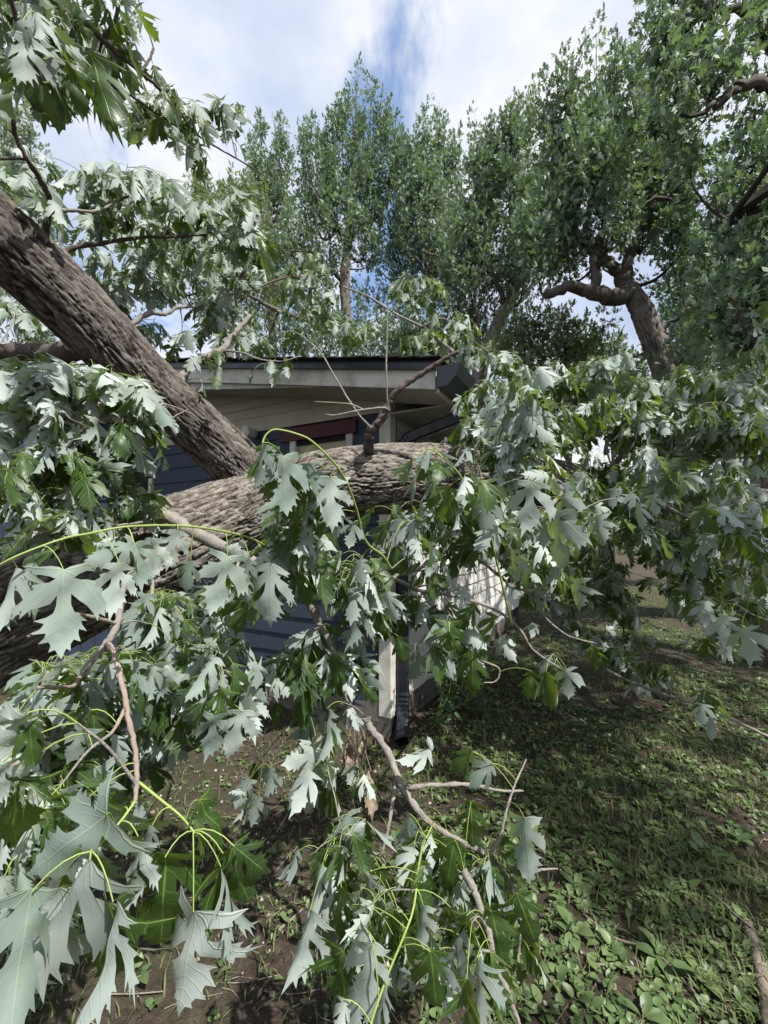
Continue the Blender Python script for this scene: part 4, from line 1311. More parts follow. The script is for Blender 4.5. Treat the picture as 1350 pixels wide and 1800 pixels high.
# clusters of leaves: explicit ones, and fields of them: (x, y, rx, ry, nearest depth, farthest depth, how many, leaves each, leaf length, lean to the camera)
CL = []
FIELD = [
    # top left against the sky
    (70, 40, 70, 50, .9, 1.3, 7, 6, .115, .2), (60, 140, 70, 50, .95, 1.3, 5, 5, .115, .2), (170, 130, 45, 50, 1.1, 1.4, 4, 5, .11, .2), (250, 215, 40, 30, 1.25, 1.5, 4, 6, .09, .2), (300, 195, 30, 20, 1.35, 1.5, 2, 5, .09, .2),
    (330, 240, 50, 25, 1.4, 1.6, 5, 5, .09, .2), (400, 210, 14, 22, 1.58, 1.65, 2, 6, .09, .5), (420, 280, 20, 12, 1.6, 1.7, 1, 4, .09, .2), (150, 20, 60, 20, 1.05, 1.3, 3, 5, .1, .2), (235, 20, 15, 20, 1.15, 1.25, 1, 5, .09, .2),
    # over the limb
    (40, 300, 50, 60, 1.7, 2.2, 5, 6, .11, .3), (150, 330, 60, 28, 1.9, 2.3, 6, 7, .11, .5), (240, 335, 60, 30, 2.0, 2.4, 7, 7, .11, .5), (60, 390, 35, 40, 1.9, 2.2, 4, 6, .12, .5), (200, 390, 60, 30, 2.0, 2.5, 6, 7, .12, .6), (300, 390, 60, 30, 2.2, 2.7, 6, 7, .12, .5),
    (400, 390, 60, 30, 2.3, 2.6, 7, 7, .12, .6), (440, 440, 35, 35, 2.4, 2.8, 4, 7, .12, .5), (230, 460, 90, 40, 2.3, 3.0, 10, 7, .12, .6), (340, 460, 80, 45, 2.4, 3.1, 10, 7, .12, .5), (200, 530, 50, 45, 2.3, 2.9, 5, 7, .12, .6), (310, 530, 80, 50, 2.4, 3.1, 10, 7, .115, .5),
    (420, 520, 60, 50, 2.6, 3.2, 8, 6, .11, .4), (290, 600, 60, 30, 2.4, 2.9, 6, 6, .115, .4), (390, 590, 60, 30, 2.4, 3.0, 6, 6, .11, .3), (450, 600, 50, 25, 2.6, 3.1, 4, 6, .11, .3), (360, 650, 40, 12, 2.25, 2.4, 2, 4, .09, .3), (470, 680, 8, 20, 2.3, 2.35, 1, 4, .10, .3),
    (495, 645, 20, 12, 2.3, 2.4, 2, 3, .09, .3), (30, 560, 40, 40, 2.6, 3.2, 5, 6, .12, .3), (90, 570, 40, 30, 2.6, 3.3, 3, 6, .12, .3), (20, 470, 30, 40, 2.2, 2.8, 2, 6, .12, .3), (372, 690, 6, 8, 2.2, 2.25, 1, 2, .09, .3),
    # over the roof
    (545, 480, 45, 18, 3.0, 3.3, 6, 6, .12, .3), (520, 520, 40, 25, 3.1, 3.5, 5, 6, .12, .3), (590, 560, 45, 25, 3.4, 4.0, 6, 6, .13, .4), (640, 580, 45, 25, 3.7, 4.1, 6, 6, .13, .4), (700, 530, 40, 40, 3.8, 4.2, 6, 6, .13, .3), (755, 530, 30, 30, 3.8, 4.2, 5, 6, .13, .3),
    (735, 610, 50, 14, 3.5, 3.9, 6, 6, .13, .4), (800, 580, 40, 30, 3.3, 3.9, 6, 6, .13, .3), (840, 620, 40, 25, 3.2, 3.6, 6, 6, .12, .4), (530, 610, 40, 15, 3.2, 3.7, 3, 6, .12, .3),
    # left cluster over the shed
    (70, 690, 50, 25, 1.25, 1.45, 5, 6, .12, .9), (150, 690, 50, 25, 1.3, 1.5, 6, 6, .12, .9), (215, 715, 40, 20, 1.4, 1.6, 5, 6, .115, .9), (40, 750, 45, 35, 1.2, 1.5, 5, 6, .12, .8), (240, 750, 25, 20, 1.45, 1.6, 3, 5, .11, .8), (290, 770, 12, 20, 1.6, 1.7, 1, 5, .1, .6),
    (180, 790, 40, 25, 1.35, 1.6, 4, 6, .12, .8), (90, 800, 50, 25, 1.3, 1.5, 4, 6, .11, .8), (30, 860, 45, 40, 1.1, 1.5, 6, 6, .12, .8), (120, 860, 50, 30, 1.25, 1.7, 7, 6, .11, .7), (200, 850, 40, 30, 1.5, 1.8, 4, 6, .1, .6), (90, 920, 80, 30, 1.1, 1.5, 9, 6, .11, .7), (220, 900, 40, 20, 1.6, 1.8, 4, 6, .1, .6),
    # lower left under the trunk
    (30, 1230, 60, 30, .85, 1.2, 4, 6, .10, .7), (140, 1210, 60, 30, 1.05, 1.4, 4, 6, .105, .7), (60, 1300, 60, 60, .8, 1.2, 7, 6, .10, .6), (180, 1230, 60, 50, 1.0, 1.4, 7, 6, .11, .7), (270, 1130, 60, 50, 1.2, 1.6, 8, 6, .11, .6), (340, 1080, 50, 40, 1.3, 1.7, 6, 6, .10, .6),
    (280, 1240, 60, 60, 1.1, 1.5, 8, 6, .11, .6), (370, 1190, 50, 50, 1.2, 1.6, 6, 6, .11, .6), (420, 1060, 50, 40, 1.25, 1.6, 5, 6, .10, .6), (180, 1330, 70, 50, .95, 1.4, 7, 6, .11, .6), (60, 1430, 60, 70, .8, 1.2, 7, 5, .11, .5), (150, 1430, 50, 40, .9, 1.2, 4, 5, .11, .5), (20, 1560, 30, 60, .75, 1.0, 3, 5, .11, .5), (250, 1340, 40, 40, 1.0, 1.4, 3, 5, .11, .5),
    # centre mass
    (485, 900, 30, 25, 1.15, 1.35, 3, 6, .12, .6), (540, 900, 30, 20, 1.2, 1.4, 2, 6, .12, .4), (570, 960, 40, 30, 1.2, 1.5, 3, 6, .12, .7), (540, 970, 60, 40, 1.25, 1.6, 6, 6, .12, .6), (600, 1010, 50, 50, 1.3, 1.7, 7, 6, .12, .5), (560, 1060, 40, 40, 1.35, 1.6, 3, 5, .11, .5), (640, 1080, 50, 50, 1.4, 1.75, 7, 6, .125, .4), (620, 1160, 50, 40, 1.4, 1.7, 5, 6, .12, .4),
    (550, 1180, 60, 50, 1.35, 1.6, 5, 6, .115, .4), (480, 1220, 50, 50, 1.3, 1.6, 4, 6, .11, .5), (570, 1270, 40, 30, 1.4, 1.6, 3, 5, .11, .4), (430, 1210, 40, 40, 1.2, 1.4, 3, 5, .11, .6), (690, 960, 40, 40, 1.5, 1.7, 4, 6, .11, .6), (740, 1090, 50, 40, 1.6, 1.9, 6, 6, .12, .3),
    (757, 840, 22, 18, 1.45, 1.55, 3, 6, .10, .7), (750, 915, 40, 18, 1.5, 1.8, 3, 5, .10, .7), (780, 920, 40, 40, 1.55, 1.9, 5, 6, .12, .6), (800, 990, 50, 40, 1.6, 2.0, 6, 6, .12, .5), (780, 1140, 50, 40, 1.6, 1.9, 5, 6, .12, .3), (850, 1130, 40, 40, 1.65, 1.9, 3, 5, .11, .3),
    (850, 880, 50, 40, 1.5, 1.9, 6, 6, .12, .6), (870, 960, 50, 40, 1.6, 2.0, 6, 6, .12, .5), (940, 930, 50, 40, 1.55, 2.0, 6, 6, .12, .5), (930, 1010, 50, 40, 1.7, 2.1, 5, 6, .11, .4), (960, 1190, 30, 20, 1.75, 1.9, 2, 5, .11, .3), (1000, 990, 30, 40, 1.8, 2.2, 2, 5, .11, .4),
    (1020, 930, 40, 40, 1.8, 2.3, 4, 6, .11, .5), (910, 720, 30, 30, 1.7, 1.9, 5, 7, .12, .9), (900, 780, 40, 40, 1.7, 2.0, 7, 7, .12, .9), (880, 830, 40, 30, 1.7, 2.0, 5, 6, .12, .8), (960, 790, 35, 40, 1.8, 2.2, 4, 6, .11, .6),
    # right, in the shade
    (860, 720, 50, 40, 2.7, 3.2, 7, 6, .12, .5), (830, 780, 40, 40, 2.5, 3.0, 6, 6, .12, .5), (900, 660, 50, 30, 2.9, 3.5, 8, 6, .12, .5), (980, 680, 50, 40, 2.9, 3.6, 10, 7, .13, .5), (1060, 680, 50, 40, 2.9, 3.6, 9, 7, .13, .5), (1000, 760, 60, 40, 2.7, 3.5, 10, 7, .125, .5),
    (1090, 750, 60, 40, 2.7, 3.5, 10, 7, .125, .5), (1170, 700, 60, 40, 2.7, 3.5, 9, 7, .13, .5), (1180, 760, 60, 40, 2.6, 3.4, 9, 7, .125, .6), (1250, 690, 60, 35, 2.5, 3.4, 9, 7, .13, .6), (1330, 680, 40, 40, 2.4, 3.2, 7, 7, .13, .7), (1270, 770, 60, 50, 2.4, 3.3, 11, 7, .125, .5), (1340, 780, 40, 50, 2.3, 3.0, 6, 7, .125, .5),
    (1060, 840, 60, 40, 2.6, 3.3, 6, 6, .12, .5), (1140, 850, 60, 50, 2.4, 3.2, 10, 7, .12, .5), (1220, 860, 60, 50, 2.3, 3.2, 10, 7, .12, .5), (1300, 860, 50, 40, 2.1, 2.8, 9, 7, .12, .6), (1280, 930, 60, 40, 2.0, 2.7, 9, 7, .12, .4), (1200, 950, 60, 40, 2.3, 3.0, 8, 6, .12, .3), (1120, 940, 60, 50, 2.5, 3.2, 9, 6, .12, .3),
    (1040, 960, 50, 50, 2.4, 3.2, 6, 6, .12, .3), (1060, 1040, 40, 50, 2.8, 3.6, 6, 6, .12, .3), (1250, 1010, 60, 40, 2.2, 2.9, 7, 6, .12, .2), (1330, 990, 30, 50, 2.0, 2.6, 5, 6, .12, .2), (1100, 1130, 50, 50, 3.2, 3.8, 9, 6, .11, .4), (1150, 1180, 40, 30, 3.0, 3.6, 5, 6, .11, .4), (1280, 1080, 40, 25, 1.85, 2.2, 3, 5, .12, .5), (1260, 1150, 40, 25, 2.1, 2.5, 4, 6, .115, .1), (1250, 1240, 25, 10, 2.3, 2.6, 2, 5, .11, .1), (1340, 900, 20, 50, 1.9, 2.3, 4, 6, .12, .7), (1340, 600, 20, 50, 2.4, 2.8, 3, 6, .12, .5),
    # right, hanging lower
    (1240, 1040, 60, 40, 2.3, 3.2, 8, 6, .12, .3), (1330, 1050, 40, 40, 2.1, 2.8, 6, 6, .12, .3), (1180, 1010, 50, 40, 2.8, 3.6, 7, 6, .12, .3), (960, 1010, 60, 40, 2.4, 3.2, 6, 6, .12, .3), (900, 930, 50, 40, 2.4, 3.0, 6, 6, .12, .4), (1020, 880, 50, 40, 2.4, 3.0, 6, 6, .12, .4),
    (900, 960, 50, 50, 3.0, 4.0, 10, 7, .13, .2), (970, 1040, 60, 40, 3.2, 4.2, 9, 7, .13, .2), (1050, 1010, 50, 50, 3.2, 4.2, 9, 7, .13, .2), (1290, 1020, 60, 40, 2.8, 3.8, 9, 7, .13, .2), (1240, 1090, 50, 25, 3.0, 3.8, 5, 6, .12, .2), (1010, 1100, 40, 30, 3.4, 4.0, 5, 6, .12, .2),
    # right, far behind
    (900, 850, 60, 50, 3.4, 4.4, 10, 7, .13, .4), (980, 920, 60, 60, 3.4, 4.6, 12, 7, .13, .3), (1060, 900, 60, 60, 3.8, 4.8, 12, 7, .13, .3), (1000, 1010, 60, 50, 3.6, 4.6, 8, 6, .12, .3), (1150, 960, 60, 50, 3.6, 4.8, 12, 7, .13, .3), (1240, 960, 60, 50, 3.4, 4.6, 12, 7, .13, .3), (1320, 930, 50, 70, 3.0, 4.2, 12, 7, .13, .3),
    (1080, 740, 90, 60, 3.8, 4.8, 14, 7, .13, .3), (1230, 740, 90, 60, 3.8, 4.8, 14, 7, .13, .3), (960, 730, 60, 50, 3.8, 4.6, 8, 7, .13, .3), (1330, 760, 50, 80, 3.4, 4.6, 10, 7, .13, .3), (1080, 1080, 50, 40, 3.9, 4.6, 6, 6, .12, .3),
    # lower centre spray
    (590, 1530, 40, 50, 1.0, 1.2, 3, 6, .11, .4), (640, 1580, 50, 60, .9, 1.2, 5, 6, .11, .4), (720, 1560, 50, 60, .95, 1.2, 5, 6, .11, .3), (800, 1560, 50, 50, .95, 1.15, 4, 6, .11, .2), (860, 1600, 40, 50, .95, 1.1, 4, 5, .11, .2), (640, 1700, 40, 50, .8, 1.0, 3, 5, .11, .4), (780, 1680, 50, 50, .85, 1.05, 3, 5, .11, .2), (730, 1490, 40, 30, 1.1, 1.25, 3, 5, .10, .4), (550, 1350, 40, 25, 1.35, 1.5, 2, 5, .10, .5), (460, 1390, 35, 25, 1.45, 1.6, 2, 5, .10, .5), (620, 1400, 20, 20, 1.5, 1.6, 1, 4, .08, .4), (560, 1680, 30, 40, .95, 1.1, 2, 5, .1, .5),
]
for (cx, cy, rx, ry, d0, d1, n, nl, ln, lean) in FIELD:
    thin = 1.0
    if cy > 620 and d0 < 2.2:
        thin = 0.74 if cx > 440 else 0.95
    elif cx > 800 and cy > 620:
        thin = 1.35
    if cy < 620 and cx < 500 and cy > 290:
        lean = max(lean, 0.85)
    if cy > 1400 and cx > 500:
        lean = 0.05
    for i in range(max(1, int(round(n * thin)))):
        a = rng.uniform(0, 2 * math.pi)
        q = math.sqrt(rng.random())
        CL.append((cx + rx * q * math.cos(a), cy + ry * q * math.sin(a), rng.uniform(d0, d1), nl, ln, lean))


def add_cluster(tip, dirv, nl, ln, lean):
    tocam = unit((CAM - tip) * np.array([1, 1, 0]))
    n = max(2, int(round(rng.normal(nl, 1.2))))
    ph = rng.uniform(0, 2 * math.pi)
    for i in range(n):
        root = tip - dirv * rng.uniform(0, 0.09)
        az = ph + i * 2.4 + rng.normal(0, 0.35)
        o = np.array([math.cos(az), math.sin(az), 0]) + tocam * lean * rng.uniform(0.2, 1.0)
        o = unit(o)
        L = ln * rng.uniform(0.65, 1.3)
        pl = L * rng.uniform(0.45, 0.9)
        e = root + o * pl * rng.uniform(0.35, 0.85) + UP * pl * rng.uniform(-0.7, 0.2) + dirv * pl * 0.2
        petiole(root, e, pl * 0.28, 0.0008)
        al = R(2 + 42 * rng.random() ** 1.8)
        side = np.cross(o, UP) * rng.normal(0, 0.22)
        m_ = unit(-UP * math.cos(al) + o * math.sin(al) + side)
        nup = -(o + UP * 0.35)                       # the silver underside is turned outwards
        u = rng.random()
        if u < 0.30 + 0.42 * (1 - lean):
            nup = -nup
        elif u < 0.42 + 0.42 * (1 - lean):
            nup = rng.normal(0, 1, 3)
        if lean >= 0.85 and rng.random() < 0.5:
            nup = -(tocam + UP * 0.25 + rng.normal(0, 0.3, 3))
        nup = rot_about(nup, m_, rng.normal(0, 0.5))
        add_leaf(e, m_, nup, L)


todo = [(P(x, y - 0.6 * ln / d * F, d), nl, ln, lean) for (x, y, d, nl, ln, lean) in CL]
A0 = np.array(SK)[:, :3]
dist0 = [float(np.min(np.linalg.norm(A0 - t[0], axis=1))) for t in todo]
for i in np.argsort(dist0):
    tip, nl, ln, lean = todo[i]
    s_, dist = nearest(tip)
    a = s_[:3]
    dv = tip - a
    L = np.linalg.norm(dv)
    if L < 0.02:
        dirv = unit(rng.normal(0, 1, 3))
        a = tip - dirv * 0.05
    mid = a + dv * 0.5 + UP * 0.12 * L + rng.normal(0, 0.05, 3) * L
    pts = spline(np.array([a, mid, tip]), 6)
    r0 = min(max(s_[3] * 0.7, 0.0018), 0.0022 + 0.006 * L)
    tube(twg, pts, np.linspace(r0, 0.0013, len(pts)), 5, 0, False, rnd=rng.random())
    for q in pts[1::2]:
        SK.append(np.array([*q, 0.002]))
    add_cluster(tip, unit(pts[-1] - pts[-2]), nl, ln, lean)

# --- split: the largest leaves in view are objects, the rest is one mass
LP = np.array([l[0] + l[1] * l[3] * 0.5 for l in LEAVES])
LL = np.array([l[3] for l in LEAVES])
px, py, dd = project(LP)
size = np.where((px > -20) & (px < 1370) & (py > -20) & (py < 1820) & (dd > 0.2), LL / np.maximum(dd, 0.1), 0)
order = np.argsort(-size)
big = set(order[:300].tolist())
HM = {}
rest = {}
for i, (p_, m_, n_, L, v_) in enumerate(LEAVES):
    rot = frame_mat(m_, n_)
    if i in big:
        if v_ not in HM:
            HM[v_] = leaf_mesh(v_)
        o = link('leaf', HM[v_], fallen)
        mat4 = Matrix.Identity(4)
        for r_ in range(3):
            for c_ in range(3):
                mat4[r_][c_] = rot[r_, c_] * L
            mat4[r_][3] = p_[r_]
        o.matrix_world = mat4
    else:
        rest.setdefault(v_, []).append((p_, rot, L))
fb = Buf()
for v_, items in rest.items():
    pos = np.array([q[0] for q in items])
    rots = np.array([q[1] for q in items])
    ss = np.array([q[2] for q in items])
    batch(fb, LO[1], VL[v_], pos, rots, ss, 0, LO[0])
tag(link('foliage', fb.mesh('foliage', M['leaf']), fallen), kind='stuff')
tag(link('petioles', pet.mesh('petioles', M['petiole']), fallen), kind='stuff')
tag(link('twigs', twg.mesh('twigs', M['branch']), fallen), kind='stuff')
print('LEAVES', len(LEAVES))


# ------------------------------------------------------------------ standing trees
def standing_tree(name, label, trunk, radii, branches, spires, d, leaf, mat, per=15, seed=1, group='trees standing behind the house', wk=1.2, nk=1.6, wspires=(), lk=1.2):
    g = np.random.default_rng(seed)
    base = P(*trunk[0])
    root = empty(name, tuple(base))
    tag(root, label, 'tree', group)
    L = np.array(base, np.float32)

    def fin(nm, b, mt):
        for i in range(len(b.v)):
            b.v[i] = b.v[i] - L
        return link(nm, b.mesh(nm, mt), root)
    tb = Buf()
    w = np.concatenate([world_pts(trunk), np.array(radii)[:, None]], 1)
    w[0, 2] = float(ground_z(w[0, 0], w[0, 1])) - 0.05
    s = spline(w, 8)
    s = spline(w, 24)
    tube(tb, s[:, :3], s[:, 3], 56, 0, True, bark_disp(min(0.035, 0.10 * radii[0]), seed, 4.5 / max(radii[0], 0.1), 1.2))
    sk = [s[:, :3]]
    fin('trunk', tb, M['tree_bark'])
    for pts, r0, r1 in branches:
        bb = Buf()
        q = spline(world_pts(pts), 7)
        q = q + g.normal(0, 0.02, q.shape)
        tube(bb, q, np.linspace(r0, r1, len(q)), 9, 0, rnd=0.5)
        fin('branch', bb, M['tree_bark'])
        sk.append(q)
    SKT = np.concatenate(sk)
    cb, tw = Buf(), Buf()
    pos, dirs, nor, siz = [], [], [], []
    for sp_ in list(spires) + list(wspires):
        if len(sp_) == 7:
            tx, ty, bx, by, W, n, ddp = sp_
            dep = d + ddp
            tip, bot = P(tx, ty, dep), P(bx, by, dep)
        else:
            tip, bot, W, n = np.array(sp_[0], float), np.array(sp_[1], float), sp_[2], sp_[3]
            dep = F
        Wm = W / F * dep * wk
        n = int(n * nk * 0.56)
        ax = tip - bot
        H = np.linalg.norm(ax)
        j = int(np.argmin(np.linalg.norm(SKT - bot, axis=1) + 0.6 * np.maximum(SKT[:, 2] - bot[2], 0)))
        st = SKT[j]
        q = spline(np.array([st, st * 0.4 + bot * 0.6 - UP * 0.05 * H, bot + ax * 0.15, tip]), 6)
        tube(tw, q, np.linspace(0.02 + 0.012 * H, 0.004, len(q)), 5, 0, False)
        for i in range(n):
            t = 0.10 + 0.90 * g.random() ** 0.85
            prof = t ** 0.85 * (1 - 0.55 * max(0, (t - 0.7) / 0.3) ** 2)
            az = g.uniform(0, 2 * math.pi)
            rr = Wm * prof * math.sqrt(g.uniform(0.02, 1.0)) * (0.75 + 0.5 * g.random())
            rad = np.array([math.cos(az), math.sin(az), 0])
            c = tip - ax * t + rad * rr + UP * rr * 0.2
            a0 = tip - ax * min(1.0, t + 0.10 + 0.35 * rr / max(H, .1))
            td = unit(unit(c - a0) * 0.6 + UP * 0.95 + g.normal(0, 0.22, 3))
            tl = g.uniform(0.35, 0.95) * leaf / 0.11
            e = c + td * tl
            tube(tw, np.array([a0, c * 0.7 + a0 * 0.3 + UP * 0.02, c, e]), [0.008, 0.006, 0.004, 0.002], 3, 0, False)
            k = max(6, int(g.normal(per * 2.2, per * 0.5)))
            u = g.random((k, 1))
            pp = c + td * tl * (u * 1.25 - 0.15) + g.normal(0, 1, (k, 3)) * (0.115 - 0.07 * u) * leaf / 0.11
            pos.append(pp)
            o = pp - (c + td * tl * 0.4)
            dirs.append(o * 6 + g.normal(0, 0.5, (k, 3)) + np.array([0, 0, -0.45]))
            nor.append(g.normal(0, 0.65, (k, 3)) + np.array([0, 0, 0.75]))
            siz.append(leaf * lk * g.uniform(0.6, 1.25, k))
    pos, dirs, nor, siz = (np.concatenate(a) for a in (pos, dirs, nor, siz))
    y = dirs / np.linalg.norm(dirs, axis=1, keepdims=True)
    z = nor - y * np.sum(nor * y, 1, keepdims=True)
    z /= np.linalg.norm(z, axis=1, keepdims=True)
    x = np.cross(y, z)
    rots = np.stack([x, y, z], 2)
    Vst = deform(ST[0], 0.5, 0.5, 0.12, 0.0, 0.0)
    batch(cb, ST[1], Vst, pos, rots, siz, 0, ST[0], g.random(len(pos)))
    fin('crown', cb, mat)
    tag(fin('twigs', tw, M['tree_bark']), kind='stuff')
    return root, len(pos)


NT = 0
# the tall centre tree
_, n = standing_tree('tall_maple', 'tall upright tree with a visible bare trunk rising behind the middle of the roof',
    [(628, 1010, 14), (622, 760, 14), (612, 600, 14), (606, 500, 14), (612, 420, 14), (618, 330, 14), (624, 230, 14)], [.24, .2, .17, .15, .11, .06, .02],
    [([(612, 440, 14), (590, 390, 13.6), (560, 350, 13.4), (540, 320, 13.4)], .09, .03), ([(612, 430, 14), (640, 390, 14.4), (665, 360, 14.4)], .08, .03), ([(606, 500, 14), (560, 450, 13.6), (510, 440, 13.4)], .09, .03), ([(608, 590, 14), (560, 575, 13.5), (490, 545, 13.2), (440, 520, 13)], .13, .05)],
    [(626, 130, 622, 400, 34, 60, 0), (655, 150, 640, 360, 24, 34, .3), (681, 165, 660, 380, 24, 38, .2), (600, 165, 605, 380, 24, 38, -.2), (576, 190, 590, 400, 28, 42, -.3), (553, 200, 575, 400, 26, 40, 0), (530, 215, 560, 420, 30, 50, .3),
     (697, 200, 680, 360, 22, 30, -.3), (704, 240, 690, 330, 16, 14, 0), (645, 300, 640, 460, 60, 60, .5), (575, 300, 580, 470, 65, 75, -.5), (520, 380, 530, 480, 55, 55, 0), (560, 460, 540, 540, 70, 40, 0), (655, 420, 650, 470, 35, 22, 0), (480, 420, 490, 520, 40, 30, .5), (560, 540, 560, 650, 60, 45, -.6), (500, 540, 500, 650, 50, 40, -.4), (640, 560, 640, 650, 45, 30, -.5), (450, 560, 450, 650, 45, 30, -.4)],
    14, .105, M['tree_leaf'], 15, 21)
NT += n
_, n = standing_tree('bushy_tree', 'bushy pale green tree at the left behind the silver sprays over the limb',
    [(400, 1000, 13), (405, 700, 13), (400, 560, 13), (400, 420, 13)], [.14, .12, .09, .04],
    [([(402, 560, 13), (370, 480, 12.8), (350, 400, 12.8)], .09, .03), ([(402, 540, 13), (440, 460, 13), (455, 380, 13)], .09, .03)],
    [(345, 305, 360, 480, 34, 50, 0), (385, 300, 385, 480, 42, 60, .2), (425, 310, 420, 480, 42, 60, -.2), (455, 330, 445, 500, 40, 50, .3), (370, 400, 370, 560, 60, 60, 0), (440, 420, 430, 580, 55, 60, .4), (300, 400, 330, 540, 45, 35, 0), (270, 400, 290, 520, 50, 35, 0)],
    13, .10, M['tree_leaf_pale'], 16, 22)
NT += n
_, n = standing_tree('slender_tree', 'slender dark tree with two narrow spires between the bushy tree and the tall tree',
    [(480, 1000, 17), (480, 700, 17), (478, 500, 17), (474, 350, 17)], [.2, .17, .13, .06], [([(479, 480, 17), (460, 380, 17), (457, 300, 17)], .06, .02)],
    [(456, 210, 468, 380, 24, 45, 0), (494, 215, 488, 380, 22, 42, 0), (440, 255, 455, 360, 18, 18, .4), (475, 290, 475, 480, 42, 70, .5), (508, 260, 500, 400, 20, 25, .5), (470, 400, 470, 560, 50, 50, 0)],
    17, .115, M['tree_leaf'], 15, 23)
NT += n
_, n = standing_tree('forked_maple', 'round topped tree with forked branches just right of the tall middle tree',
    [(765, 1000, 13.5), (762, 700, 13.5), (758, 560, 13.5), (752, 470, 13.5), (748, 380, 13.5), (746, 290, 13.5)], [.2, .17, .14, .11, .07, .02],
    [([(756, 500, 13.5), (725, 440, 13.2), (705, 390, 13.2)], .08, .03), ([(755, 480, 13.5), (790, 420, 13.8), (805, 360, 13.8)], .08, .03), ([(757, 540, 13.5), (700, 500, 13.2), (670, 480, 13)], .06, .02)],
    [(743, 197, 745, 380, 30, 52, 0), (773, 212, 765, 380, 26, 40, .3), (716, 235, 725, 390, 26, 40, -.2), (800, 240, 790, 390, 22, 34, .2), (690, 300, 705, 420, 26, 30, 0), (755, 290, 755, 470, 60, 80, -.4), (720, 390, 730, 520, 55, 55, .4), (790, 380, 785, 520, 50, 55, 0), (690, 420, 700, 560, 40, 35, .5), (750, 480, 750, 620, 60, 40, .5), (640, 520, 650, 640, 60, 35, 1), (570, 540, 580, 640, 60, 35, 1), (720, 560, 720, 650, 50, 35, -.5), (780, 560, 780, 650, 45, 30, -.5), (690, 570, 690, 660, 40, 24, -.8)],
    13.5, .105, M['tree_leaf'], 15, 24)
NT += n
_, n = standing_tree('leaning_maple', 'dense tree with a dark slanting stem beside the roof corner and gutter',
    [(800, 900, 10.5), (835, 700, 10.5), (870, 580, 10.5), (905, 510, 10.5), (915, 400, 10.5)], [.2, .18, .15, .11, .04],
    [([(890, 540, 10.5), (860, 470, 10.3), (845, 400, 10.3)], .07, .03), ([(905, 490, 10.5), (860, 470, 10.6), (800, 460, 10.8), (740, 440, 11)], .06, .02), ([(850, 640, 10.5), (840, 560, 10.4), (835, 500, 10.4)], .06, .03)],
    [(838, 232, 845, 400, 26, 36, .3), (868, 215, 868, 400, 28, 42, 0), (898, 195, 895, 400, 28, 42, -.2), (932, 155, 925, 400, 32, 52, 0), (850, 330, 855, 500, 60, 75, .3), (920, 330, 920, 520, 60, 80, -.3), (820, 400, 830, 540, 45, 45, 0), (870, 470, 870, 580, 60, 40, .6), (800, 480, 810, 600, 45, 30, .5), (830, 560, 830, 640, 50, 28, .8)],
    10.5, .105, M['tree_leaf'], 15, 25)
NT += n
_, n = standing_tree('large_maple', 'large spreading tree at right with a thick bending trunk and level side limb',
    [(1205, 1010, 8.2), (1195, 800, 8.2), (1178, 680, 8.2), (1150, 600, 8.2), (1125, 540, 8.2), (1100, 497, 8.2)], [.30, .26, .235, .21, .185, .14],
    [([(1112, 512, 8.2), (1080, 522, 8.1), (1045, 515, 8.0), (1000, 505, 7.9), (960, 520, 7.8)], .17, .08), ([(1048, 515, 8.0), (1045, 470, 8.0), (1040, 430, 8.1), (1030, 400, 8.1), (1050, 300, 8.2), (1055, 180, 8.2)], .10, .03), ([(1100, 505, 8.2), (1090, 480, 8.3), (1060, 455, 8.4), (1035, 435, 8.4), (985, 380, 8.5), (950, 340, 8.6)], .15, .05),
     ([(1098, 500, 8.2), (1110, 440, 8.2), (1150, 350, 8.1), (1160, 250, 8.0), (1150, 150, 8.0)], .12, .03), ([(1145, 590, 8.2), (1190, 560, 8.0), (1240, 530, 7.8)], .05, .02), ([(1040, 430, 8.1), (1100, 380, 7.9), (1160, 350, 7.7), (1235, 355, 7.5)], .06, .025)],
    [(962, 165, 975, 350, 30, 40, .3), (1003, 100, 1010, 350, 32, 50, 0), (1048, 62, 1050, 350, 34, 60, 0), (1080, 78, 1080, 340, 30, 50, .2), (1115, 110, 1110, 340, 32, 50, -.2), (1150, 95, 1140, 340, 34, 55, 0), (1185, 150, 1170, 360, 36, 55, -.2), (985, 260, 990, 440, 60, 90, .3), (1055, 240, 1060, 450, 75, 130, -.4), (1130, 250, 1130, 440, 70, 110, .2), (1190, 300, 1190, 460, 55, 75, -.3), (940, 380, 950, 520, 55, 60, 0), (1010, 420, 1000, 500, 60, 50, .5), (1190, 430, 1200, 530, 50, 40, -.1), (1230, 560, 1230, 640, 44, 34, -.1), (1110, 650, 1110, 690, 26, 10, -.3), (1215, 650, 1215, 720, 36, 20, -.8), (1060, 560, 1060, 640, 26, 8, .8)],
    8.2, .11, M['tree_leaf'], 14, 26, 'trees standing at the right', 0.95, 0.9)
NT += n
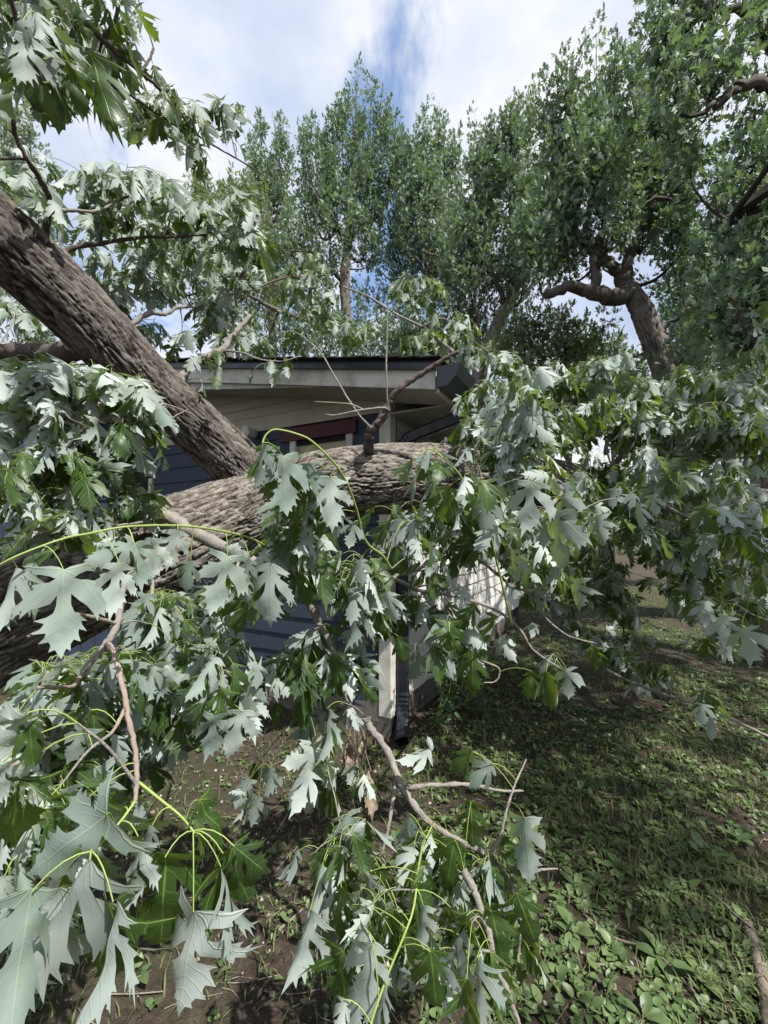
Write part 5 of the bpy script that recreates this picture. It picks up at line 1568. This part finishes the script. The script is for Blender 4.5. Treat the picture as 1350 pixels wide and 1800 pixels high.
_, n = standing_tree('overhanging_tree', 'nearby dark tree whose leafy limbs reach in from the upper right corner',
    [(1700, 1300, 6.0), (1640, 800, 6.0), (1540, 420, 6.0), (1440, 180, 6.0), (1350, 40, 5.8), (1330, -30, 5.7)], [.30, .28, .25, .20, .13, .10],
    [([(1500, 330, 6.0), (1420, 200, 5.8), (1350, 148, 5.6), (1310, 148, 5.5), (1280, 165, 5.45), (1245, 192, 5.4)], .11, .03), ([(1350, 40, 5.8), (1250, 10, 5.5), (1180, 40, 5.3)], .06, .02), ([(1600, 640, 6.0), (1450, 480, 5.8), (1350, 400, 5.6), (1280, 390, 5.5)], .10, .03)],
    [(1190, -20, 1150, 130, 42, 45, 0), (1250, -30, 1230, 100, 48, 45, 0), (1200, 90, 1185, 200, 36, 28, -.2), (1260, 70, 1245, 180, 44, 34, .1), (1310, 20, 1290, 130, 42, 26, .2), (1330, 170, 1320, 330, 36, 30, .2), (1345, 260, 1330, 480, 50, 60, 0), (1270, 330, 1270, 450, 55, 45, .3), (1215, 230, 1215, 330, 40, 30, .2), (1320, 420, 1310, 590, 60, 70, .2), (1260, 470, 1260, 610, 55, 55, .5), (1420, 100, 1420, 400, 90, 110, .2), (1450, 350, 1450, 620, 90, 110, .2), (1560, 120, 1560, 450, 120, 130, .3), (1480, -150, 1480, 150, 120, 130, .3), (1300, -180, 1300, -20, 90, 70, .2)],
    5.6, .115, M['tree_leaf'], 13, 27, 'trees standing at the right', 0.95, 0.55,
    [((5.2, 2.6, 8.2), (5.2, 2.6, 5.2), 1.3, 62), ((4.2, 1.6, 7.6), (4.2, 1.6, 5.2), 1.1, 52), ((4.4, 0.2, 7.8), (4.4, 0.2, 5.4), 1.1, 46), ((5.8, 0.8, 8.6), (5.8, 0.8, 5.4), 1.3, 58), ((4.6, -1.4, 8.2), (4.6, -1.4, 5.8), 1.1, 90), ((3.6, 2.9, 7.4), (3.6, 2.9, 5.6), 0.9, 40), ((6.4, -1.0, 8.8), (6.4, -1.0, 5.6), 1.3, 62), ((6.6, 2.4, 8.4), (6.6, 2.4, 4.8), 1.4, 90)])  # crown spires out of view, added to shade the sprays and ground at right
NT += n
_, n = standing_tree('shaded_tree', 'dim leafy tree filling the gap behind the large bending trunk',
    [(1290, 1010, 12), (1285, 800, 12), (1280, 600, 12), (1275, 450, 12)], [.25, .22, .17, .08], [([(1282, 640, 12), (1240, 560, 12), (1220, 480, 12)], .08, .03)],
    [(1280, 380, 1280, 560, 60, 80, 0), (1220, 420, 1225, 600, 55, 70, .3), (1335, 400, 1335, 600, 55, 70, .2), (1250, 540, 1250, 700, 70, 70, 0), (1330, 560, 1330, 720, 60, 60, 0), (1180, 560, 1190, 700, 50, 40, .6), (1400, 500, 1400, 720, 70, 60, 0)],
    12, .11, M['tree_leaf'], 15, 28, 'trees standing at the right')
NT += n
_, n = standing_tree('edge_tree', 'pale tree showing at the left edge above the thick limb',
    [(-40, 1000, 12), (-45, 700, 12), (-40, 450, 12), (-30, 300, 12)], [.25, .22, .16, .06], [([(-42, 500, 12), (0, 400, 12), (30, 320, 12)], .08, .03)],
    [(5, 155, 10, 330, 36, 45, 0), (45, 225, 35, 380, 30, 35, 0), (20, 300, 20, 460, 50, 60, .3), (60, 330, 60, 480, 35, 35, .2), (-40, 200, -40, 420, 60, 60, 0), (30, 460, 30, 640, 70, 60, .4), (110, 480, 110, 640, 60, 45, .6), (200, 500, 200, 640, 60, 45, .8)],
    12, .105, M['tree_leaf_silver'], 15, 29)
NT += n
for (tx, sd, lab, sp) in (
    (950, 41, 'low sunlit shrub beyond the roof corner, under the slanting stem', [(905, 570, 905, 690, 40, 40, 0), (950, 545, 950, 690, 42, 50, .3), (995, 560, 995, 690, 42, 45, 0), (1040, 600, 1035, 700, 40, 35, .4)]),
    (1080, 42, 'low sunlit shrub just left of the thick bending trunk', [(1070, 620, 1070, 720, 40, 38, 0), (1110, 650, 1110, 740, 36, 30, 0), (1030, 640, 1030, 740, 36, 30, .3)]),
    (1290, 43, 'low dim shrub at the foot of the trees near the right edge', [(1250, 690, 1250, 800, 60, 45, 0), (1330, 660, 1330, 800, 60, 50, 0), (1200, 760, 1200, 860, 50, 30, .3)]),
    (800, 44, 'low shrub glimpsed between the roof corner and the far trees', [(760, 580, 760, 680, 50, 35, 0), (820, 590, 820, 690, 45, 32, .4), (700, 590, 700, 680, 45, 30, .4)])):
    dp = 9.5 + (sd - 41) * 1.2
    _, n = standing_tree('shrub', lab, [(tx, 1000 if sd != 44 else 1010, dp), (tx, 860, dp), (tx - 5, 740, dp), (tx, 660, dp)], [.05, .045, .035, .02], [([(tx, 850, dp), (tx - 20, 740, dp), (tx - 30, 660, dp)], .03, .01), ([(tx, 850, dp), (tx + 20, 740, dp), (tx + 30, 660, dp)], .03, .01)],
                         sp, dp, .10, M['tree_leaf_pale'] if sd < 43 else M['tree_leaf'], 16, sd, 'shrubs beyond the house')
    NT += n
# a far belt of trees closes the horizon
fb2 = Buf()
g = np.random.default_rng(77)
k = 16000
ang = g.uniform(R(-70), R(70), k)
rad = g.uniform(38, 55, k)
hz = np.abs(g.normal(0, 1, k)) * 2.4 * (0.55 + 0.9 * vnoise(ang * 9, 0 * ang, 0, 3))
pos = np.stack([np.sin(ang) * rad, np.cos(ang) * rad, hz + ground_z(np.sin(ang) * rad, np.cos(ang) * rad)], -1)
dirs = g.normal(0, 1, (k, 3)) + np.array([0, 0, -0.5])
y = dirs / np.linalg.norm(dirs, axis=1, keepdims=True)
nn = g.normal(0, 0.6, (k, 3)) + np.array([0, 0, 0.8])
z = nn - y * np.sum(nn * y, 1, keepdims=True)
z /= np.linalg.norm(z, axis=1, keepdims=True)
batch(fb2, ST[1], deform(ST[0], 0.5, 0.5, 0.1, 0, 0), pos, np.stack([np.cross(y, z), y, z], 2), g.uniform(0.35, 0.7, k), 0, ST[0], g.random(k))
tag(link('undergrowth', fb2.mesh('undergrowth', M['tree_leaf'])), 'far belt of dim undergrowth closing off the ground behind the trees', 'undergrowth', kind='stuff')
# dim trunk at the right edge
_, n = standing_tree('edge_trunk_tree', 'dark trunk standing at the right edge behind the drooping silver leaves',
    [(1352, 1010, 5.0), (1350, 900, 5.0), (1346, 760, 5.0), (1352, 600, 5.0), (1362, 420, 5.0)], [.17, .15, .14, .12, .09], [([(1350, 640, 5.0), (1310, 570, 4.9), (1280, 520, 4.9)], .04, .015)],
    [(1340, 480, 1345, 620, 45, 40, 0), (1390, 380, 1385, 620, 70, 60, .2), (1300, 560, 1305, 640, 35, 20, .1)],
    5.0, .11, M['tree_leaf'], 13, 31, 'trees standing at the right')
NT += n
print('TREE LEAVES', NT)

# ------------------------------------------------------------------ ground plants and litter
def inside_house(x, y):
    v = np.stack([x - HC[0], y - HC[1]], -1)
    l = v @ LD[:2]
    r = v @ RD[:2]
    return (l > -0.12) & (r > -0.1)


def scatter(n, seed, xr, yr, dens):
    g = np.random.default_rng(seed)
    # near things get more: y drawn with a bias to the camera
    y = yr[0] + (yr[1] - yr[0]) * g.random(n)
    x = g.uniform(-1.1, 1.2, n) * (y * 0.95 + 0.3)
    keep = (g.random(n) < dens(x, y)) & ~inside_house(x, y)
    return x[keep], y[keep], g


def rosettes(name, label, tmpl, mat, n, seed, dens, lsize, nleaf, tilt, xr=(-6.5, 11), yr=(0.6, 13), V3=None):
    x, y, g = scatter(n, seed, xr, yr, dens)
    V = deform(tmpl[0], 0.6, -0.7, 0.15, 0.015, 1.0) if V3 is None else V3
    k = g.integers(nleaf[0], nleaf[1] + 1, len(x))
    idx = np.repeat(np.arange(len(x)), k)
    j = np.concatenate([np.arange(q) for q in k])
    n_ = len(idx)
    a = g.uniform(0, 6.28, len(x))[idx] + j * 2.4 + g.normal(0, 0.3, n_)
    o_ = np.stack([np.cos(a), np.sin(a), 0 * a], -1)
    t_ = np.radians(g.uniform(tilt[0], tilt[1], n_))[:, None]
    ss = lsize * g.uniform(0.6, 1.3, n_) * g.uniform(0.6, 1.25, len(x))[idx]
    ym = o_ * np.cos(t_) + UP * np.sin(t_)
    zn = -o_ * np.sin(t_) + UP * np.cos(t_) + g.normal(0, 0.3, (n_, 3))
    zn = zn - ym * np.sum(zn * ym, 1, keepdims=True)
    zn /= np.linalg.norm(zn, axis=1, keepdims=True)
    rots = np.stack([np.cross(ym, zn), ym, zn], 2)
    base = np.stack([x, y, ground_z(x, y) + 0.004], -1)[idx]
    pos = base + o_ * (ss * g.uniform(0.05, 0.6, n_))[:, None] + UP * (ss * g.uniform(0, 0.5, n_))[:, None]
    b = Buf()
    batch(b, tmpl[1], V, np.array(pos), np.array(rots), np.array(ss), 0, tmpl[0], g.random(len(pos)))
    o = link(name, b.mesh(name, mat))
    tag(o, label, 'ground cover', kind='stuff')
    return len(pos)


def d_right(x, y):
    c = fbm(x * 1.6, y * 1.6, 0, 51, 3)
    s = sstep(-0.1, 0.9, x - 0.12 * (y - 2))
    far = sstep(12, 7.0, y)
    return np.clip(s * sstep(0.34, 0.5, c) * 1.25 + 0.06, 0, 1) * (0.4 + 0.6 * far)


def d_left(x, y):
    c = fbm(x * 2.2, y * 2.2, 0, 61, 3)
    return np.clip(sstep(0.36, 0.54, c) * sstep(0.9, 0.2, x) + 0.08, 0, 1)


def d_grass(x, y):
    c = fbm(x * 1.3 + 9, y * 1.3, 0, 71, 3)
    return np.clip(sstep(0.42, 0.58, c) * (0.6 + 0.4 * sstep(0.2, 1.4, x)) + 0.14, 0, 1)


nw = rosettes('ground_cover', 'low carpet of broad leaved weeds over the soil right of the house', ROUND, M['weed'], 17000, 91, d_right, 0.024, (4, 8), (5, 45))
nw += rosettes('weeds', 'pale small weeds sprouting from the bare soil under the fallen sprays', OVATE, M['weed'], 13000, 92, d_left, 0.017, (4, 8), (20, 70))
nw += rosettes('broad_weeds', 'scattered larger oval weed leaves among the ground cover at the right', OVATE, M['weed'], 9000, 95, d_right, 0.038, (3, 7), (10, 65))
print('WEED LEAVES', nw)


def grass(n, seed, dens, hmax, name, label):
    x, y, g = scatter(n, seed, (-6.5, 11), (0.6, 15), dens)
    k = len(x)
    z = ground_z(x, y)
    a = g.uniform(0, 6.28, k)
    h = hmax * g.uniform(0.4, 1.0, k)
    o = np.stack([np.cos(a), np.sin(a), 0 * a], -1)
    s = np.stack([-np.sin(a), np.cos(a), 0 * a], -1)
    w = g.uniform(0.0012, 0.003, k)[:, None]
    p = np.stack([x, y, z - 0.005], -1)
    lean = g.uniform(0.3, 1.6, k)[:, None]
    m1 = p + UP * (h * 0.6)[:, None] + o * lean * (h * 0.25)[:, None]
    m2 = p + UP * (h * 0.75)[:, None] + o * lean * (h * 0.8)[:, None]
    V = np.stack([p - s * w, p + s * w, m1 + s * w, m1 - s * w, m2], 1)
    i = (np.arange(k) * 5)[:, None]
    b = Buf()
    b.add(V.reshape(-1, 3), i + np.array([[3, 2, 4]]), i + np.array([[0, 1, 2, 3]]), 0, None, np.repeat(g.random(k), 5))
    tag(link(name, b.mesh(name, M['grass'])), label, 'grass', kind='stuff')


grass(170000, 93, d_grass, 0.085, 'grass', 'thin dry and green grass growing through the weeds')


# litter: twigs, bark bits, stones and dry leaf scraps, uncountable
def litter():
    x, y, g = scatter(9000, 94, (-6.5, 10), (0.6, 8), lambda x, y: 0.75 + 0 * x)
    b = Buf()
    for i, (xx, yy) in enumerate(zip(x, y)):
        z = float(ground_z(xx, yy))
        u = g.random()
        a = g.uniform(0, 6.28)
        o = np.array([math.cos(a), math.sin(a), g.normal(0, 0.12)])
        p = np.array([xx, yy, z + 0.004])
        if u < 0.42:
            L = g.uniform(0.03, 0.16)
            q = np.array([p, p + o * L * 0.5 + g.normal(0, 0.006, 3), p + o * L])
            tube(b, q, [0.002, 0.0022, 0.001], 4, 0, False)
        elif u < 0.72:
            s = g.uniform(0.008, 0.03)
            R_ = frame_mat(o, UP + g.normal(0, 0.5, 3))
            v = np.array([(-.3, 0, 0), (.3, .1, .1), (.25, 1, 0), (-.2, .9, .15)]) * s
            b.add(p + v @ R_.T + UP * 0.003, None, [(0, 1, 2, 3)], 1, None, np.full(4, g.random()))
        else:
            s = g.uniform(0.004, 0.014)
            v = np.array([(1, 0, 0), (0, 1, 0), (-1, 0, 0), (0, -1, 0), (0, 0, .7), (0, 0, -.7)]) * s * g.uniform(0.6, 1.3, (6, 3))
            R_ = frame_mat(o, UP)
            b.add(p + v @ R_.T, [(0, 1, 4), (1, 2, 4), (2, 3, 4), (3, 0, 4), (1, 0, 5), (2, 1, 5), (3, 2, 5), (0, 3, 5)], None, 2)
    tag(link('litter', b.mesh('litter', [M['deadwood'], M['dry_leaf'], M['pebble']])), 'small twigs, pebbles and dry scraps strewn over the soil', 'litter', kind='stuff')


litter()


# broad leaved plantains big enough to pick out
PLT = leaf_template([(0, 0), (0.03, 0.12), (0.16, 0.28), (0.25, 0.5), (0.21, 0.74), (0.1, 0.92), (0, 1.0)], [(0, 0.2), (0, 0.4), (0, 0.6), (0, 0.8), (0.11, 0.5), (-0.11, 0.5)])
pb = Buf()
pv = deform(PLT[0], 0.9, -0.8, 0.2, 0.02, 0.6)
pb.add(pv, PLT[1], None, 0, PLT[0])
PLM = pb.mesh('plantain_leaf', M['weed'])
PL_SPOTS = [(1235, 1500, .14, 'broad plantain on the sunlit soil below the grass clump'), (1010, 1560, .11, 'plantain beside the drooping twig tips at the lower middle'), (1010, 1640, .13, 'plantain with pale leaves on bare soil beside the hanging leaves'),
            (1165, 1690, .15, 'largest plantain, ribbed leaves lying toward the bottom of the picture'), (1230, 1720, .15, 'plantain between the ribbed plantain and the dead log'), (1090, 1530, .11, 'plantain in the middle of the shaded weed carpet'),
            (1180, 1570, .11, 'plantain above the single upright dark leaf'), (1300, 1480, .13, 'sunlit plantain by the bare streak near the right edge'), (1130, 1790, .13, 'plantain cut by the bottom edge, right of the pale stick'), (1310, 1560, .13, 'plantain next to the upper end of the dead log'),
            (1285, 1360, .10, 'pale sunlit plantain beside the dry grass at the right edge'), (1050, 1380, .09, 'plantain in the shade right of the curved bare twig')]
g = np.random.default_rng(5)


def on_ground(px_, py_):
    d = 1.0
    a, b_ = P(px_, py_, 0.1), P(px_, py_, 1.0)
    dr = b_ - a
    t = (0 - a[2]) / dr[2]
    for _ in range(4):
        q = a + dr * t
        t = (float(ground_z(q[0], q[1])) - a[2]) / dr[2]
    return a + dr * t


for (px_, py_, s, lab) in PL_SPOTS:
    p_ = on_ground(px_, py_)
    e = empty('plantain', tuple(p_))
    tag(e, lab, 'plantain', 'broad leaved plantains in the weeds')
    a0 = g.uniform(0, 6.28)
    for i in range(int(g.integers(6, 10))):
        a = a0 + i * 2.4 + g.normal(0, 0.25)
        o = np.array([math.cos(a), math.sin(a), 0])
        t = R(g.uniform(12, 48))
        m_ = o * math.cos(t) + UP * math.sin(t)
        n_ = -o * math.sin(t) + UP * math.cos(t) + g.normal(0, 0.2, 3)
        L = s * 0.72 * g.uniform(0.6, 1.1)
        rot = frame_mat(m_, n_)
        o_ = link('leaf', PLM, e)
        mat4 = Matrix.Identity(4)
        for r_ in range(3):
            for c_ in range(3):
                mat4[r_][c_] = rot[r_, c_] * L
        mat4[2][3] = 0.004
        o_.matrix_local = mat4

# climbing weed with oval leaves at the foot of the white wall
vine = empty('wall_weed', tuple(hp(-0.25, 0.35, 0.0)))
tag(vine, 'leafy green weed growing against the foot of the white wall beside the downspout', 'weed')
vb, vl = Buf(), Buf()
vp = np.array(vine.location, np.float32)
pos, rots, ss = [], [], []
for i in range(16):
    a = hp(-0.2 + g.normal(0, 0.05), 0.25 + g.uniform(-0.1, 0.7), 0.0)
    tip = a - LD * g.uniform(-0.02, 0.28) - RD * g.uniform(-0.1, 0.15) + UP * g.uniform(0.2, 0.62)
    q = spline(np.array([a, (a + tip) / 2 - LD * 0.05, tip]), 6)
    tube(vb, q, np.linspace(0.004, 0.0015, len(q)), 4, 0, False)
    for j in range(11):
        u = q[int(g.integers(3, len(q)))]
        az = g.uniform(0, 6.28)
        o = np.array([math.cos(az), math.sin(az), 0]) - LD * 0.5
        o = unit(o)
        pos.append(u + o * g.uniform(0.01, 0.06))
        m_ = unit(o * 0.8 - UP * g.uniform(0.1, 0.9))
        rots.append(frame_mat(m_, UP + o * 0.6 + g.normal(0, 0.25, 3)))
        ss.append(g.uniform(0.05, 0.095))
batch(vl, OVATE[1], deform(OVATE[0], 0.5, 0.4, 0.15, 0.01, 0), np.array(pos), np.array(rots), np.array(ss), 0, OVATE[0], g.random(len(pos)))
for b_ in (vb, vl):
    for i in range(len(b_.v)):
        b_.v[i] = b_.v[i] - vp
link('stem', vb.mesh('stem', M['petiole']), vine)
tag(link('foliage', vl.mesh('foliage', M['vine_leaf']), vine), kind='stuff')

# dead log and sticks on the ground
def ground_stick(name, label, cat, pts, r0, r1, mat, sides=10, group=None, disp=None, per=8):
    w = []
    for (a, c, lift) in pts:
        q = on_ground(a, c)
        w.append(q + UP * lift)
    w = np.array(w)
    s = spline(w, per)
    b = Buf()
    rr = np.linspace(r0, r1, len(s)) * (1 + 0.08 * g.normal(0, 1, len(s)))
    tube(b, s, rr, sides, 0, True, disp)
    return tag(link(name, b.mesh(name, mat)), label, cat, group)


ground_stick('dead_log', 'weathered dead branch lying on the weeds at the lower right edge', 'log', [(1312, 1625, .01), (1330, 1680, .014), (1345, 1740, .014), (1362, 1830, .014)], .016, .026, M['deadwood'], 26, None, bark_disp(0.005, 15, 60, 10), 24)
STK = [('thin dark stick slanting over the weeds to the upper end of the dead log', [(1235, 1560, .02), (1290, 1620, .035), (1335, 1655, .03)], .004, .003),
       ('pale split stick lying on bare soil right of the hanging leaves', [(1037, 1718, .012), (1055, 1732, .012), (1073, 1745, .01)], .005, .003),
       ('long brown stick in the weeds left of the largest plantain', [(1025, 1610, .008), (1080, 1655, .015), (1150, 1680, .015), (1230, 1760, .012)], .005, .003),
       ('short brown stick on the sunlit soil below the green leaves', [(490, 1637, .006), (515, 1618, .01), (532, 1603, .012)], .006, .005),
       ('bent twig near the bottom, across bare soil at the right of the spray', [(1050, 1700, .01), (1085, 1706, .02), (1110, 1708, .012)], .004, .003),
       ('curved twig lying on soil at the lower left', [(185, 1752, .008), (235, 1755, .015), (290, 1748, .01)], .0025, .002),
       ('slanting stick in the dirt below the small silver spray', [(486, 1464, .006), (497, 1450, .012), (505, 1436, .012)], .005, .004)]
for lab, pts, r0, r1 in STK:
    ground_stick('stick', lab, 'stick', pts, r0, r1, M['deadwood'] if 'pale' not in lab else M['branch'], 7, 'loose sticks on the ground')

# withered leaves hanging by the foundation
WV = [deform(warp(HI[0], 40 + k_), w_, b_, 0.5, 0.13, p_, 0.2, 0.8, 0.62) for k_, (w_, b_, p_) in enumerate(((7.5, 0.8, 0.0), (9.0, -0.9, 2.0), (6.5, 1.4, 4.0)))]
WM = []
for v in WV:
    b = Buf()
    b.add(v, HI[1], None, 0, HI[0])
    WM.append(b.mesh('withered_leaf', M['dry_leaf']))
wl = empty('withered_sprig', tuple(P(615, 1290, 1.75)))
tag(wl, 'sprig of withered brown curled leaves hanging by the foundation left of the downspout', 'dead leaves')
tb = Buf()
o0 = np.array(wl.location)
for i, (ax_, ay_, bx_, by_, L) in enumerate([(612, 1300, 616, 1358, .13), (624, 1325, 630, 1372, .11), (652, 1355, 654, 1425, .17), (640, 1290, 634, 1318, .08), (606, 1318, 604, 1350, .08)]):
    a, c = P(ax_, ay_, 1.72), P(bx_, by_, 1.72)
    rot = frame_mat(unit(c - a), unit(CAM - a))
    o_ = link('leaf', WM[i % 3], wl)
    mat4 = Matrix.Identity(4)
    for r_ in range(3):
        for c_ in range(3):
            mat4[r_][c_] = rot[r_, c_] * np.linalg.norm(c - a) * 1.15
        mat4[r_][3] = (a - o0)[r_]
    o_.matrix_local = mat4
    q = spline(np.array([P(622, 1272, 1.76), (P(622, 1272, 1.76) + a) / 2 + UP * 0.02, a]), 4)
    tube(tb, q - o0, [0.0022] * len(q), 4, 0, False)
link('stem', tb.mesh('stem', M['deadwood']), wl)
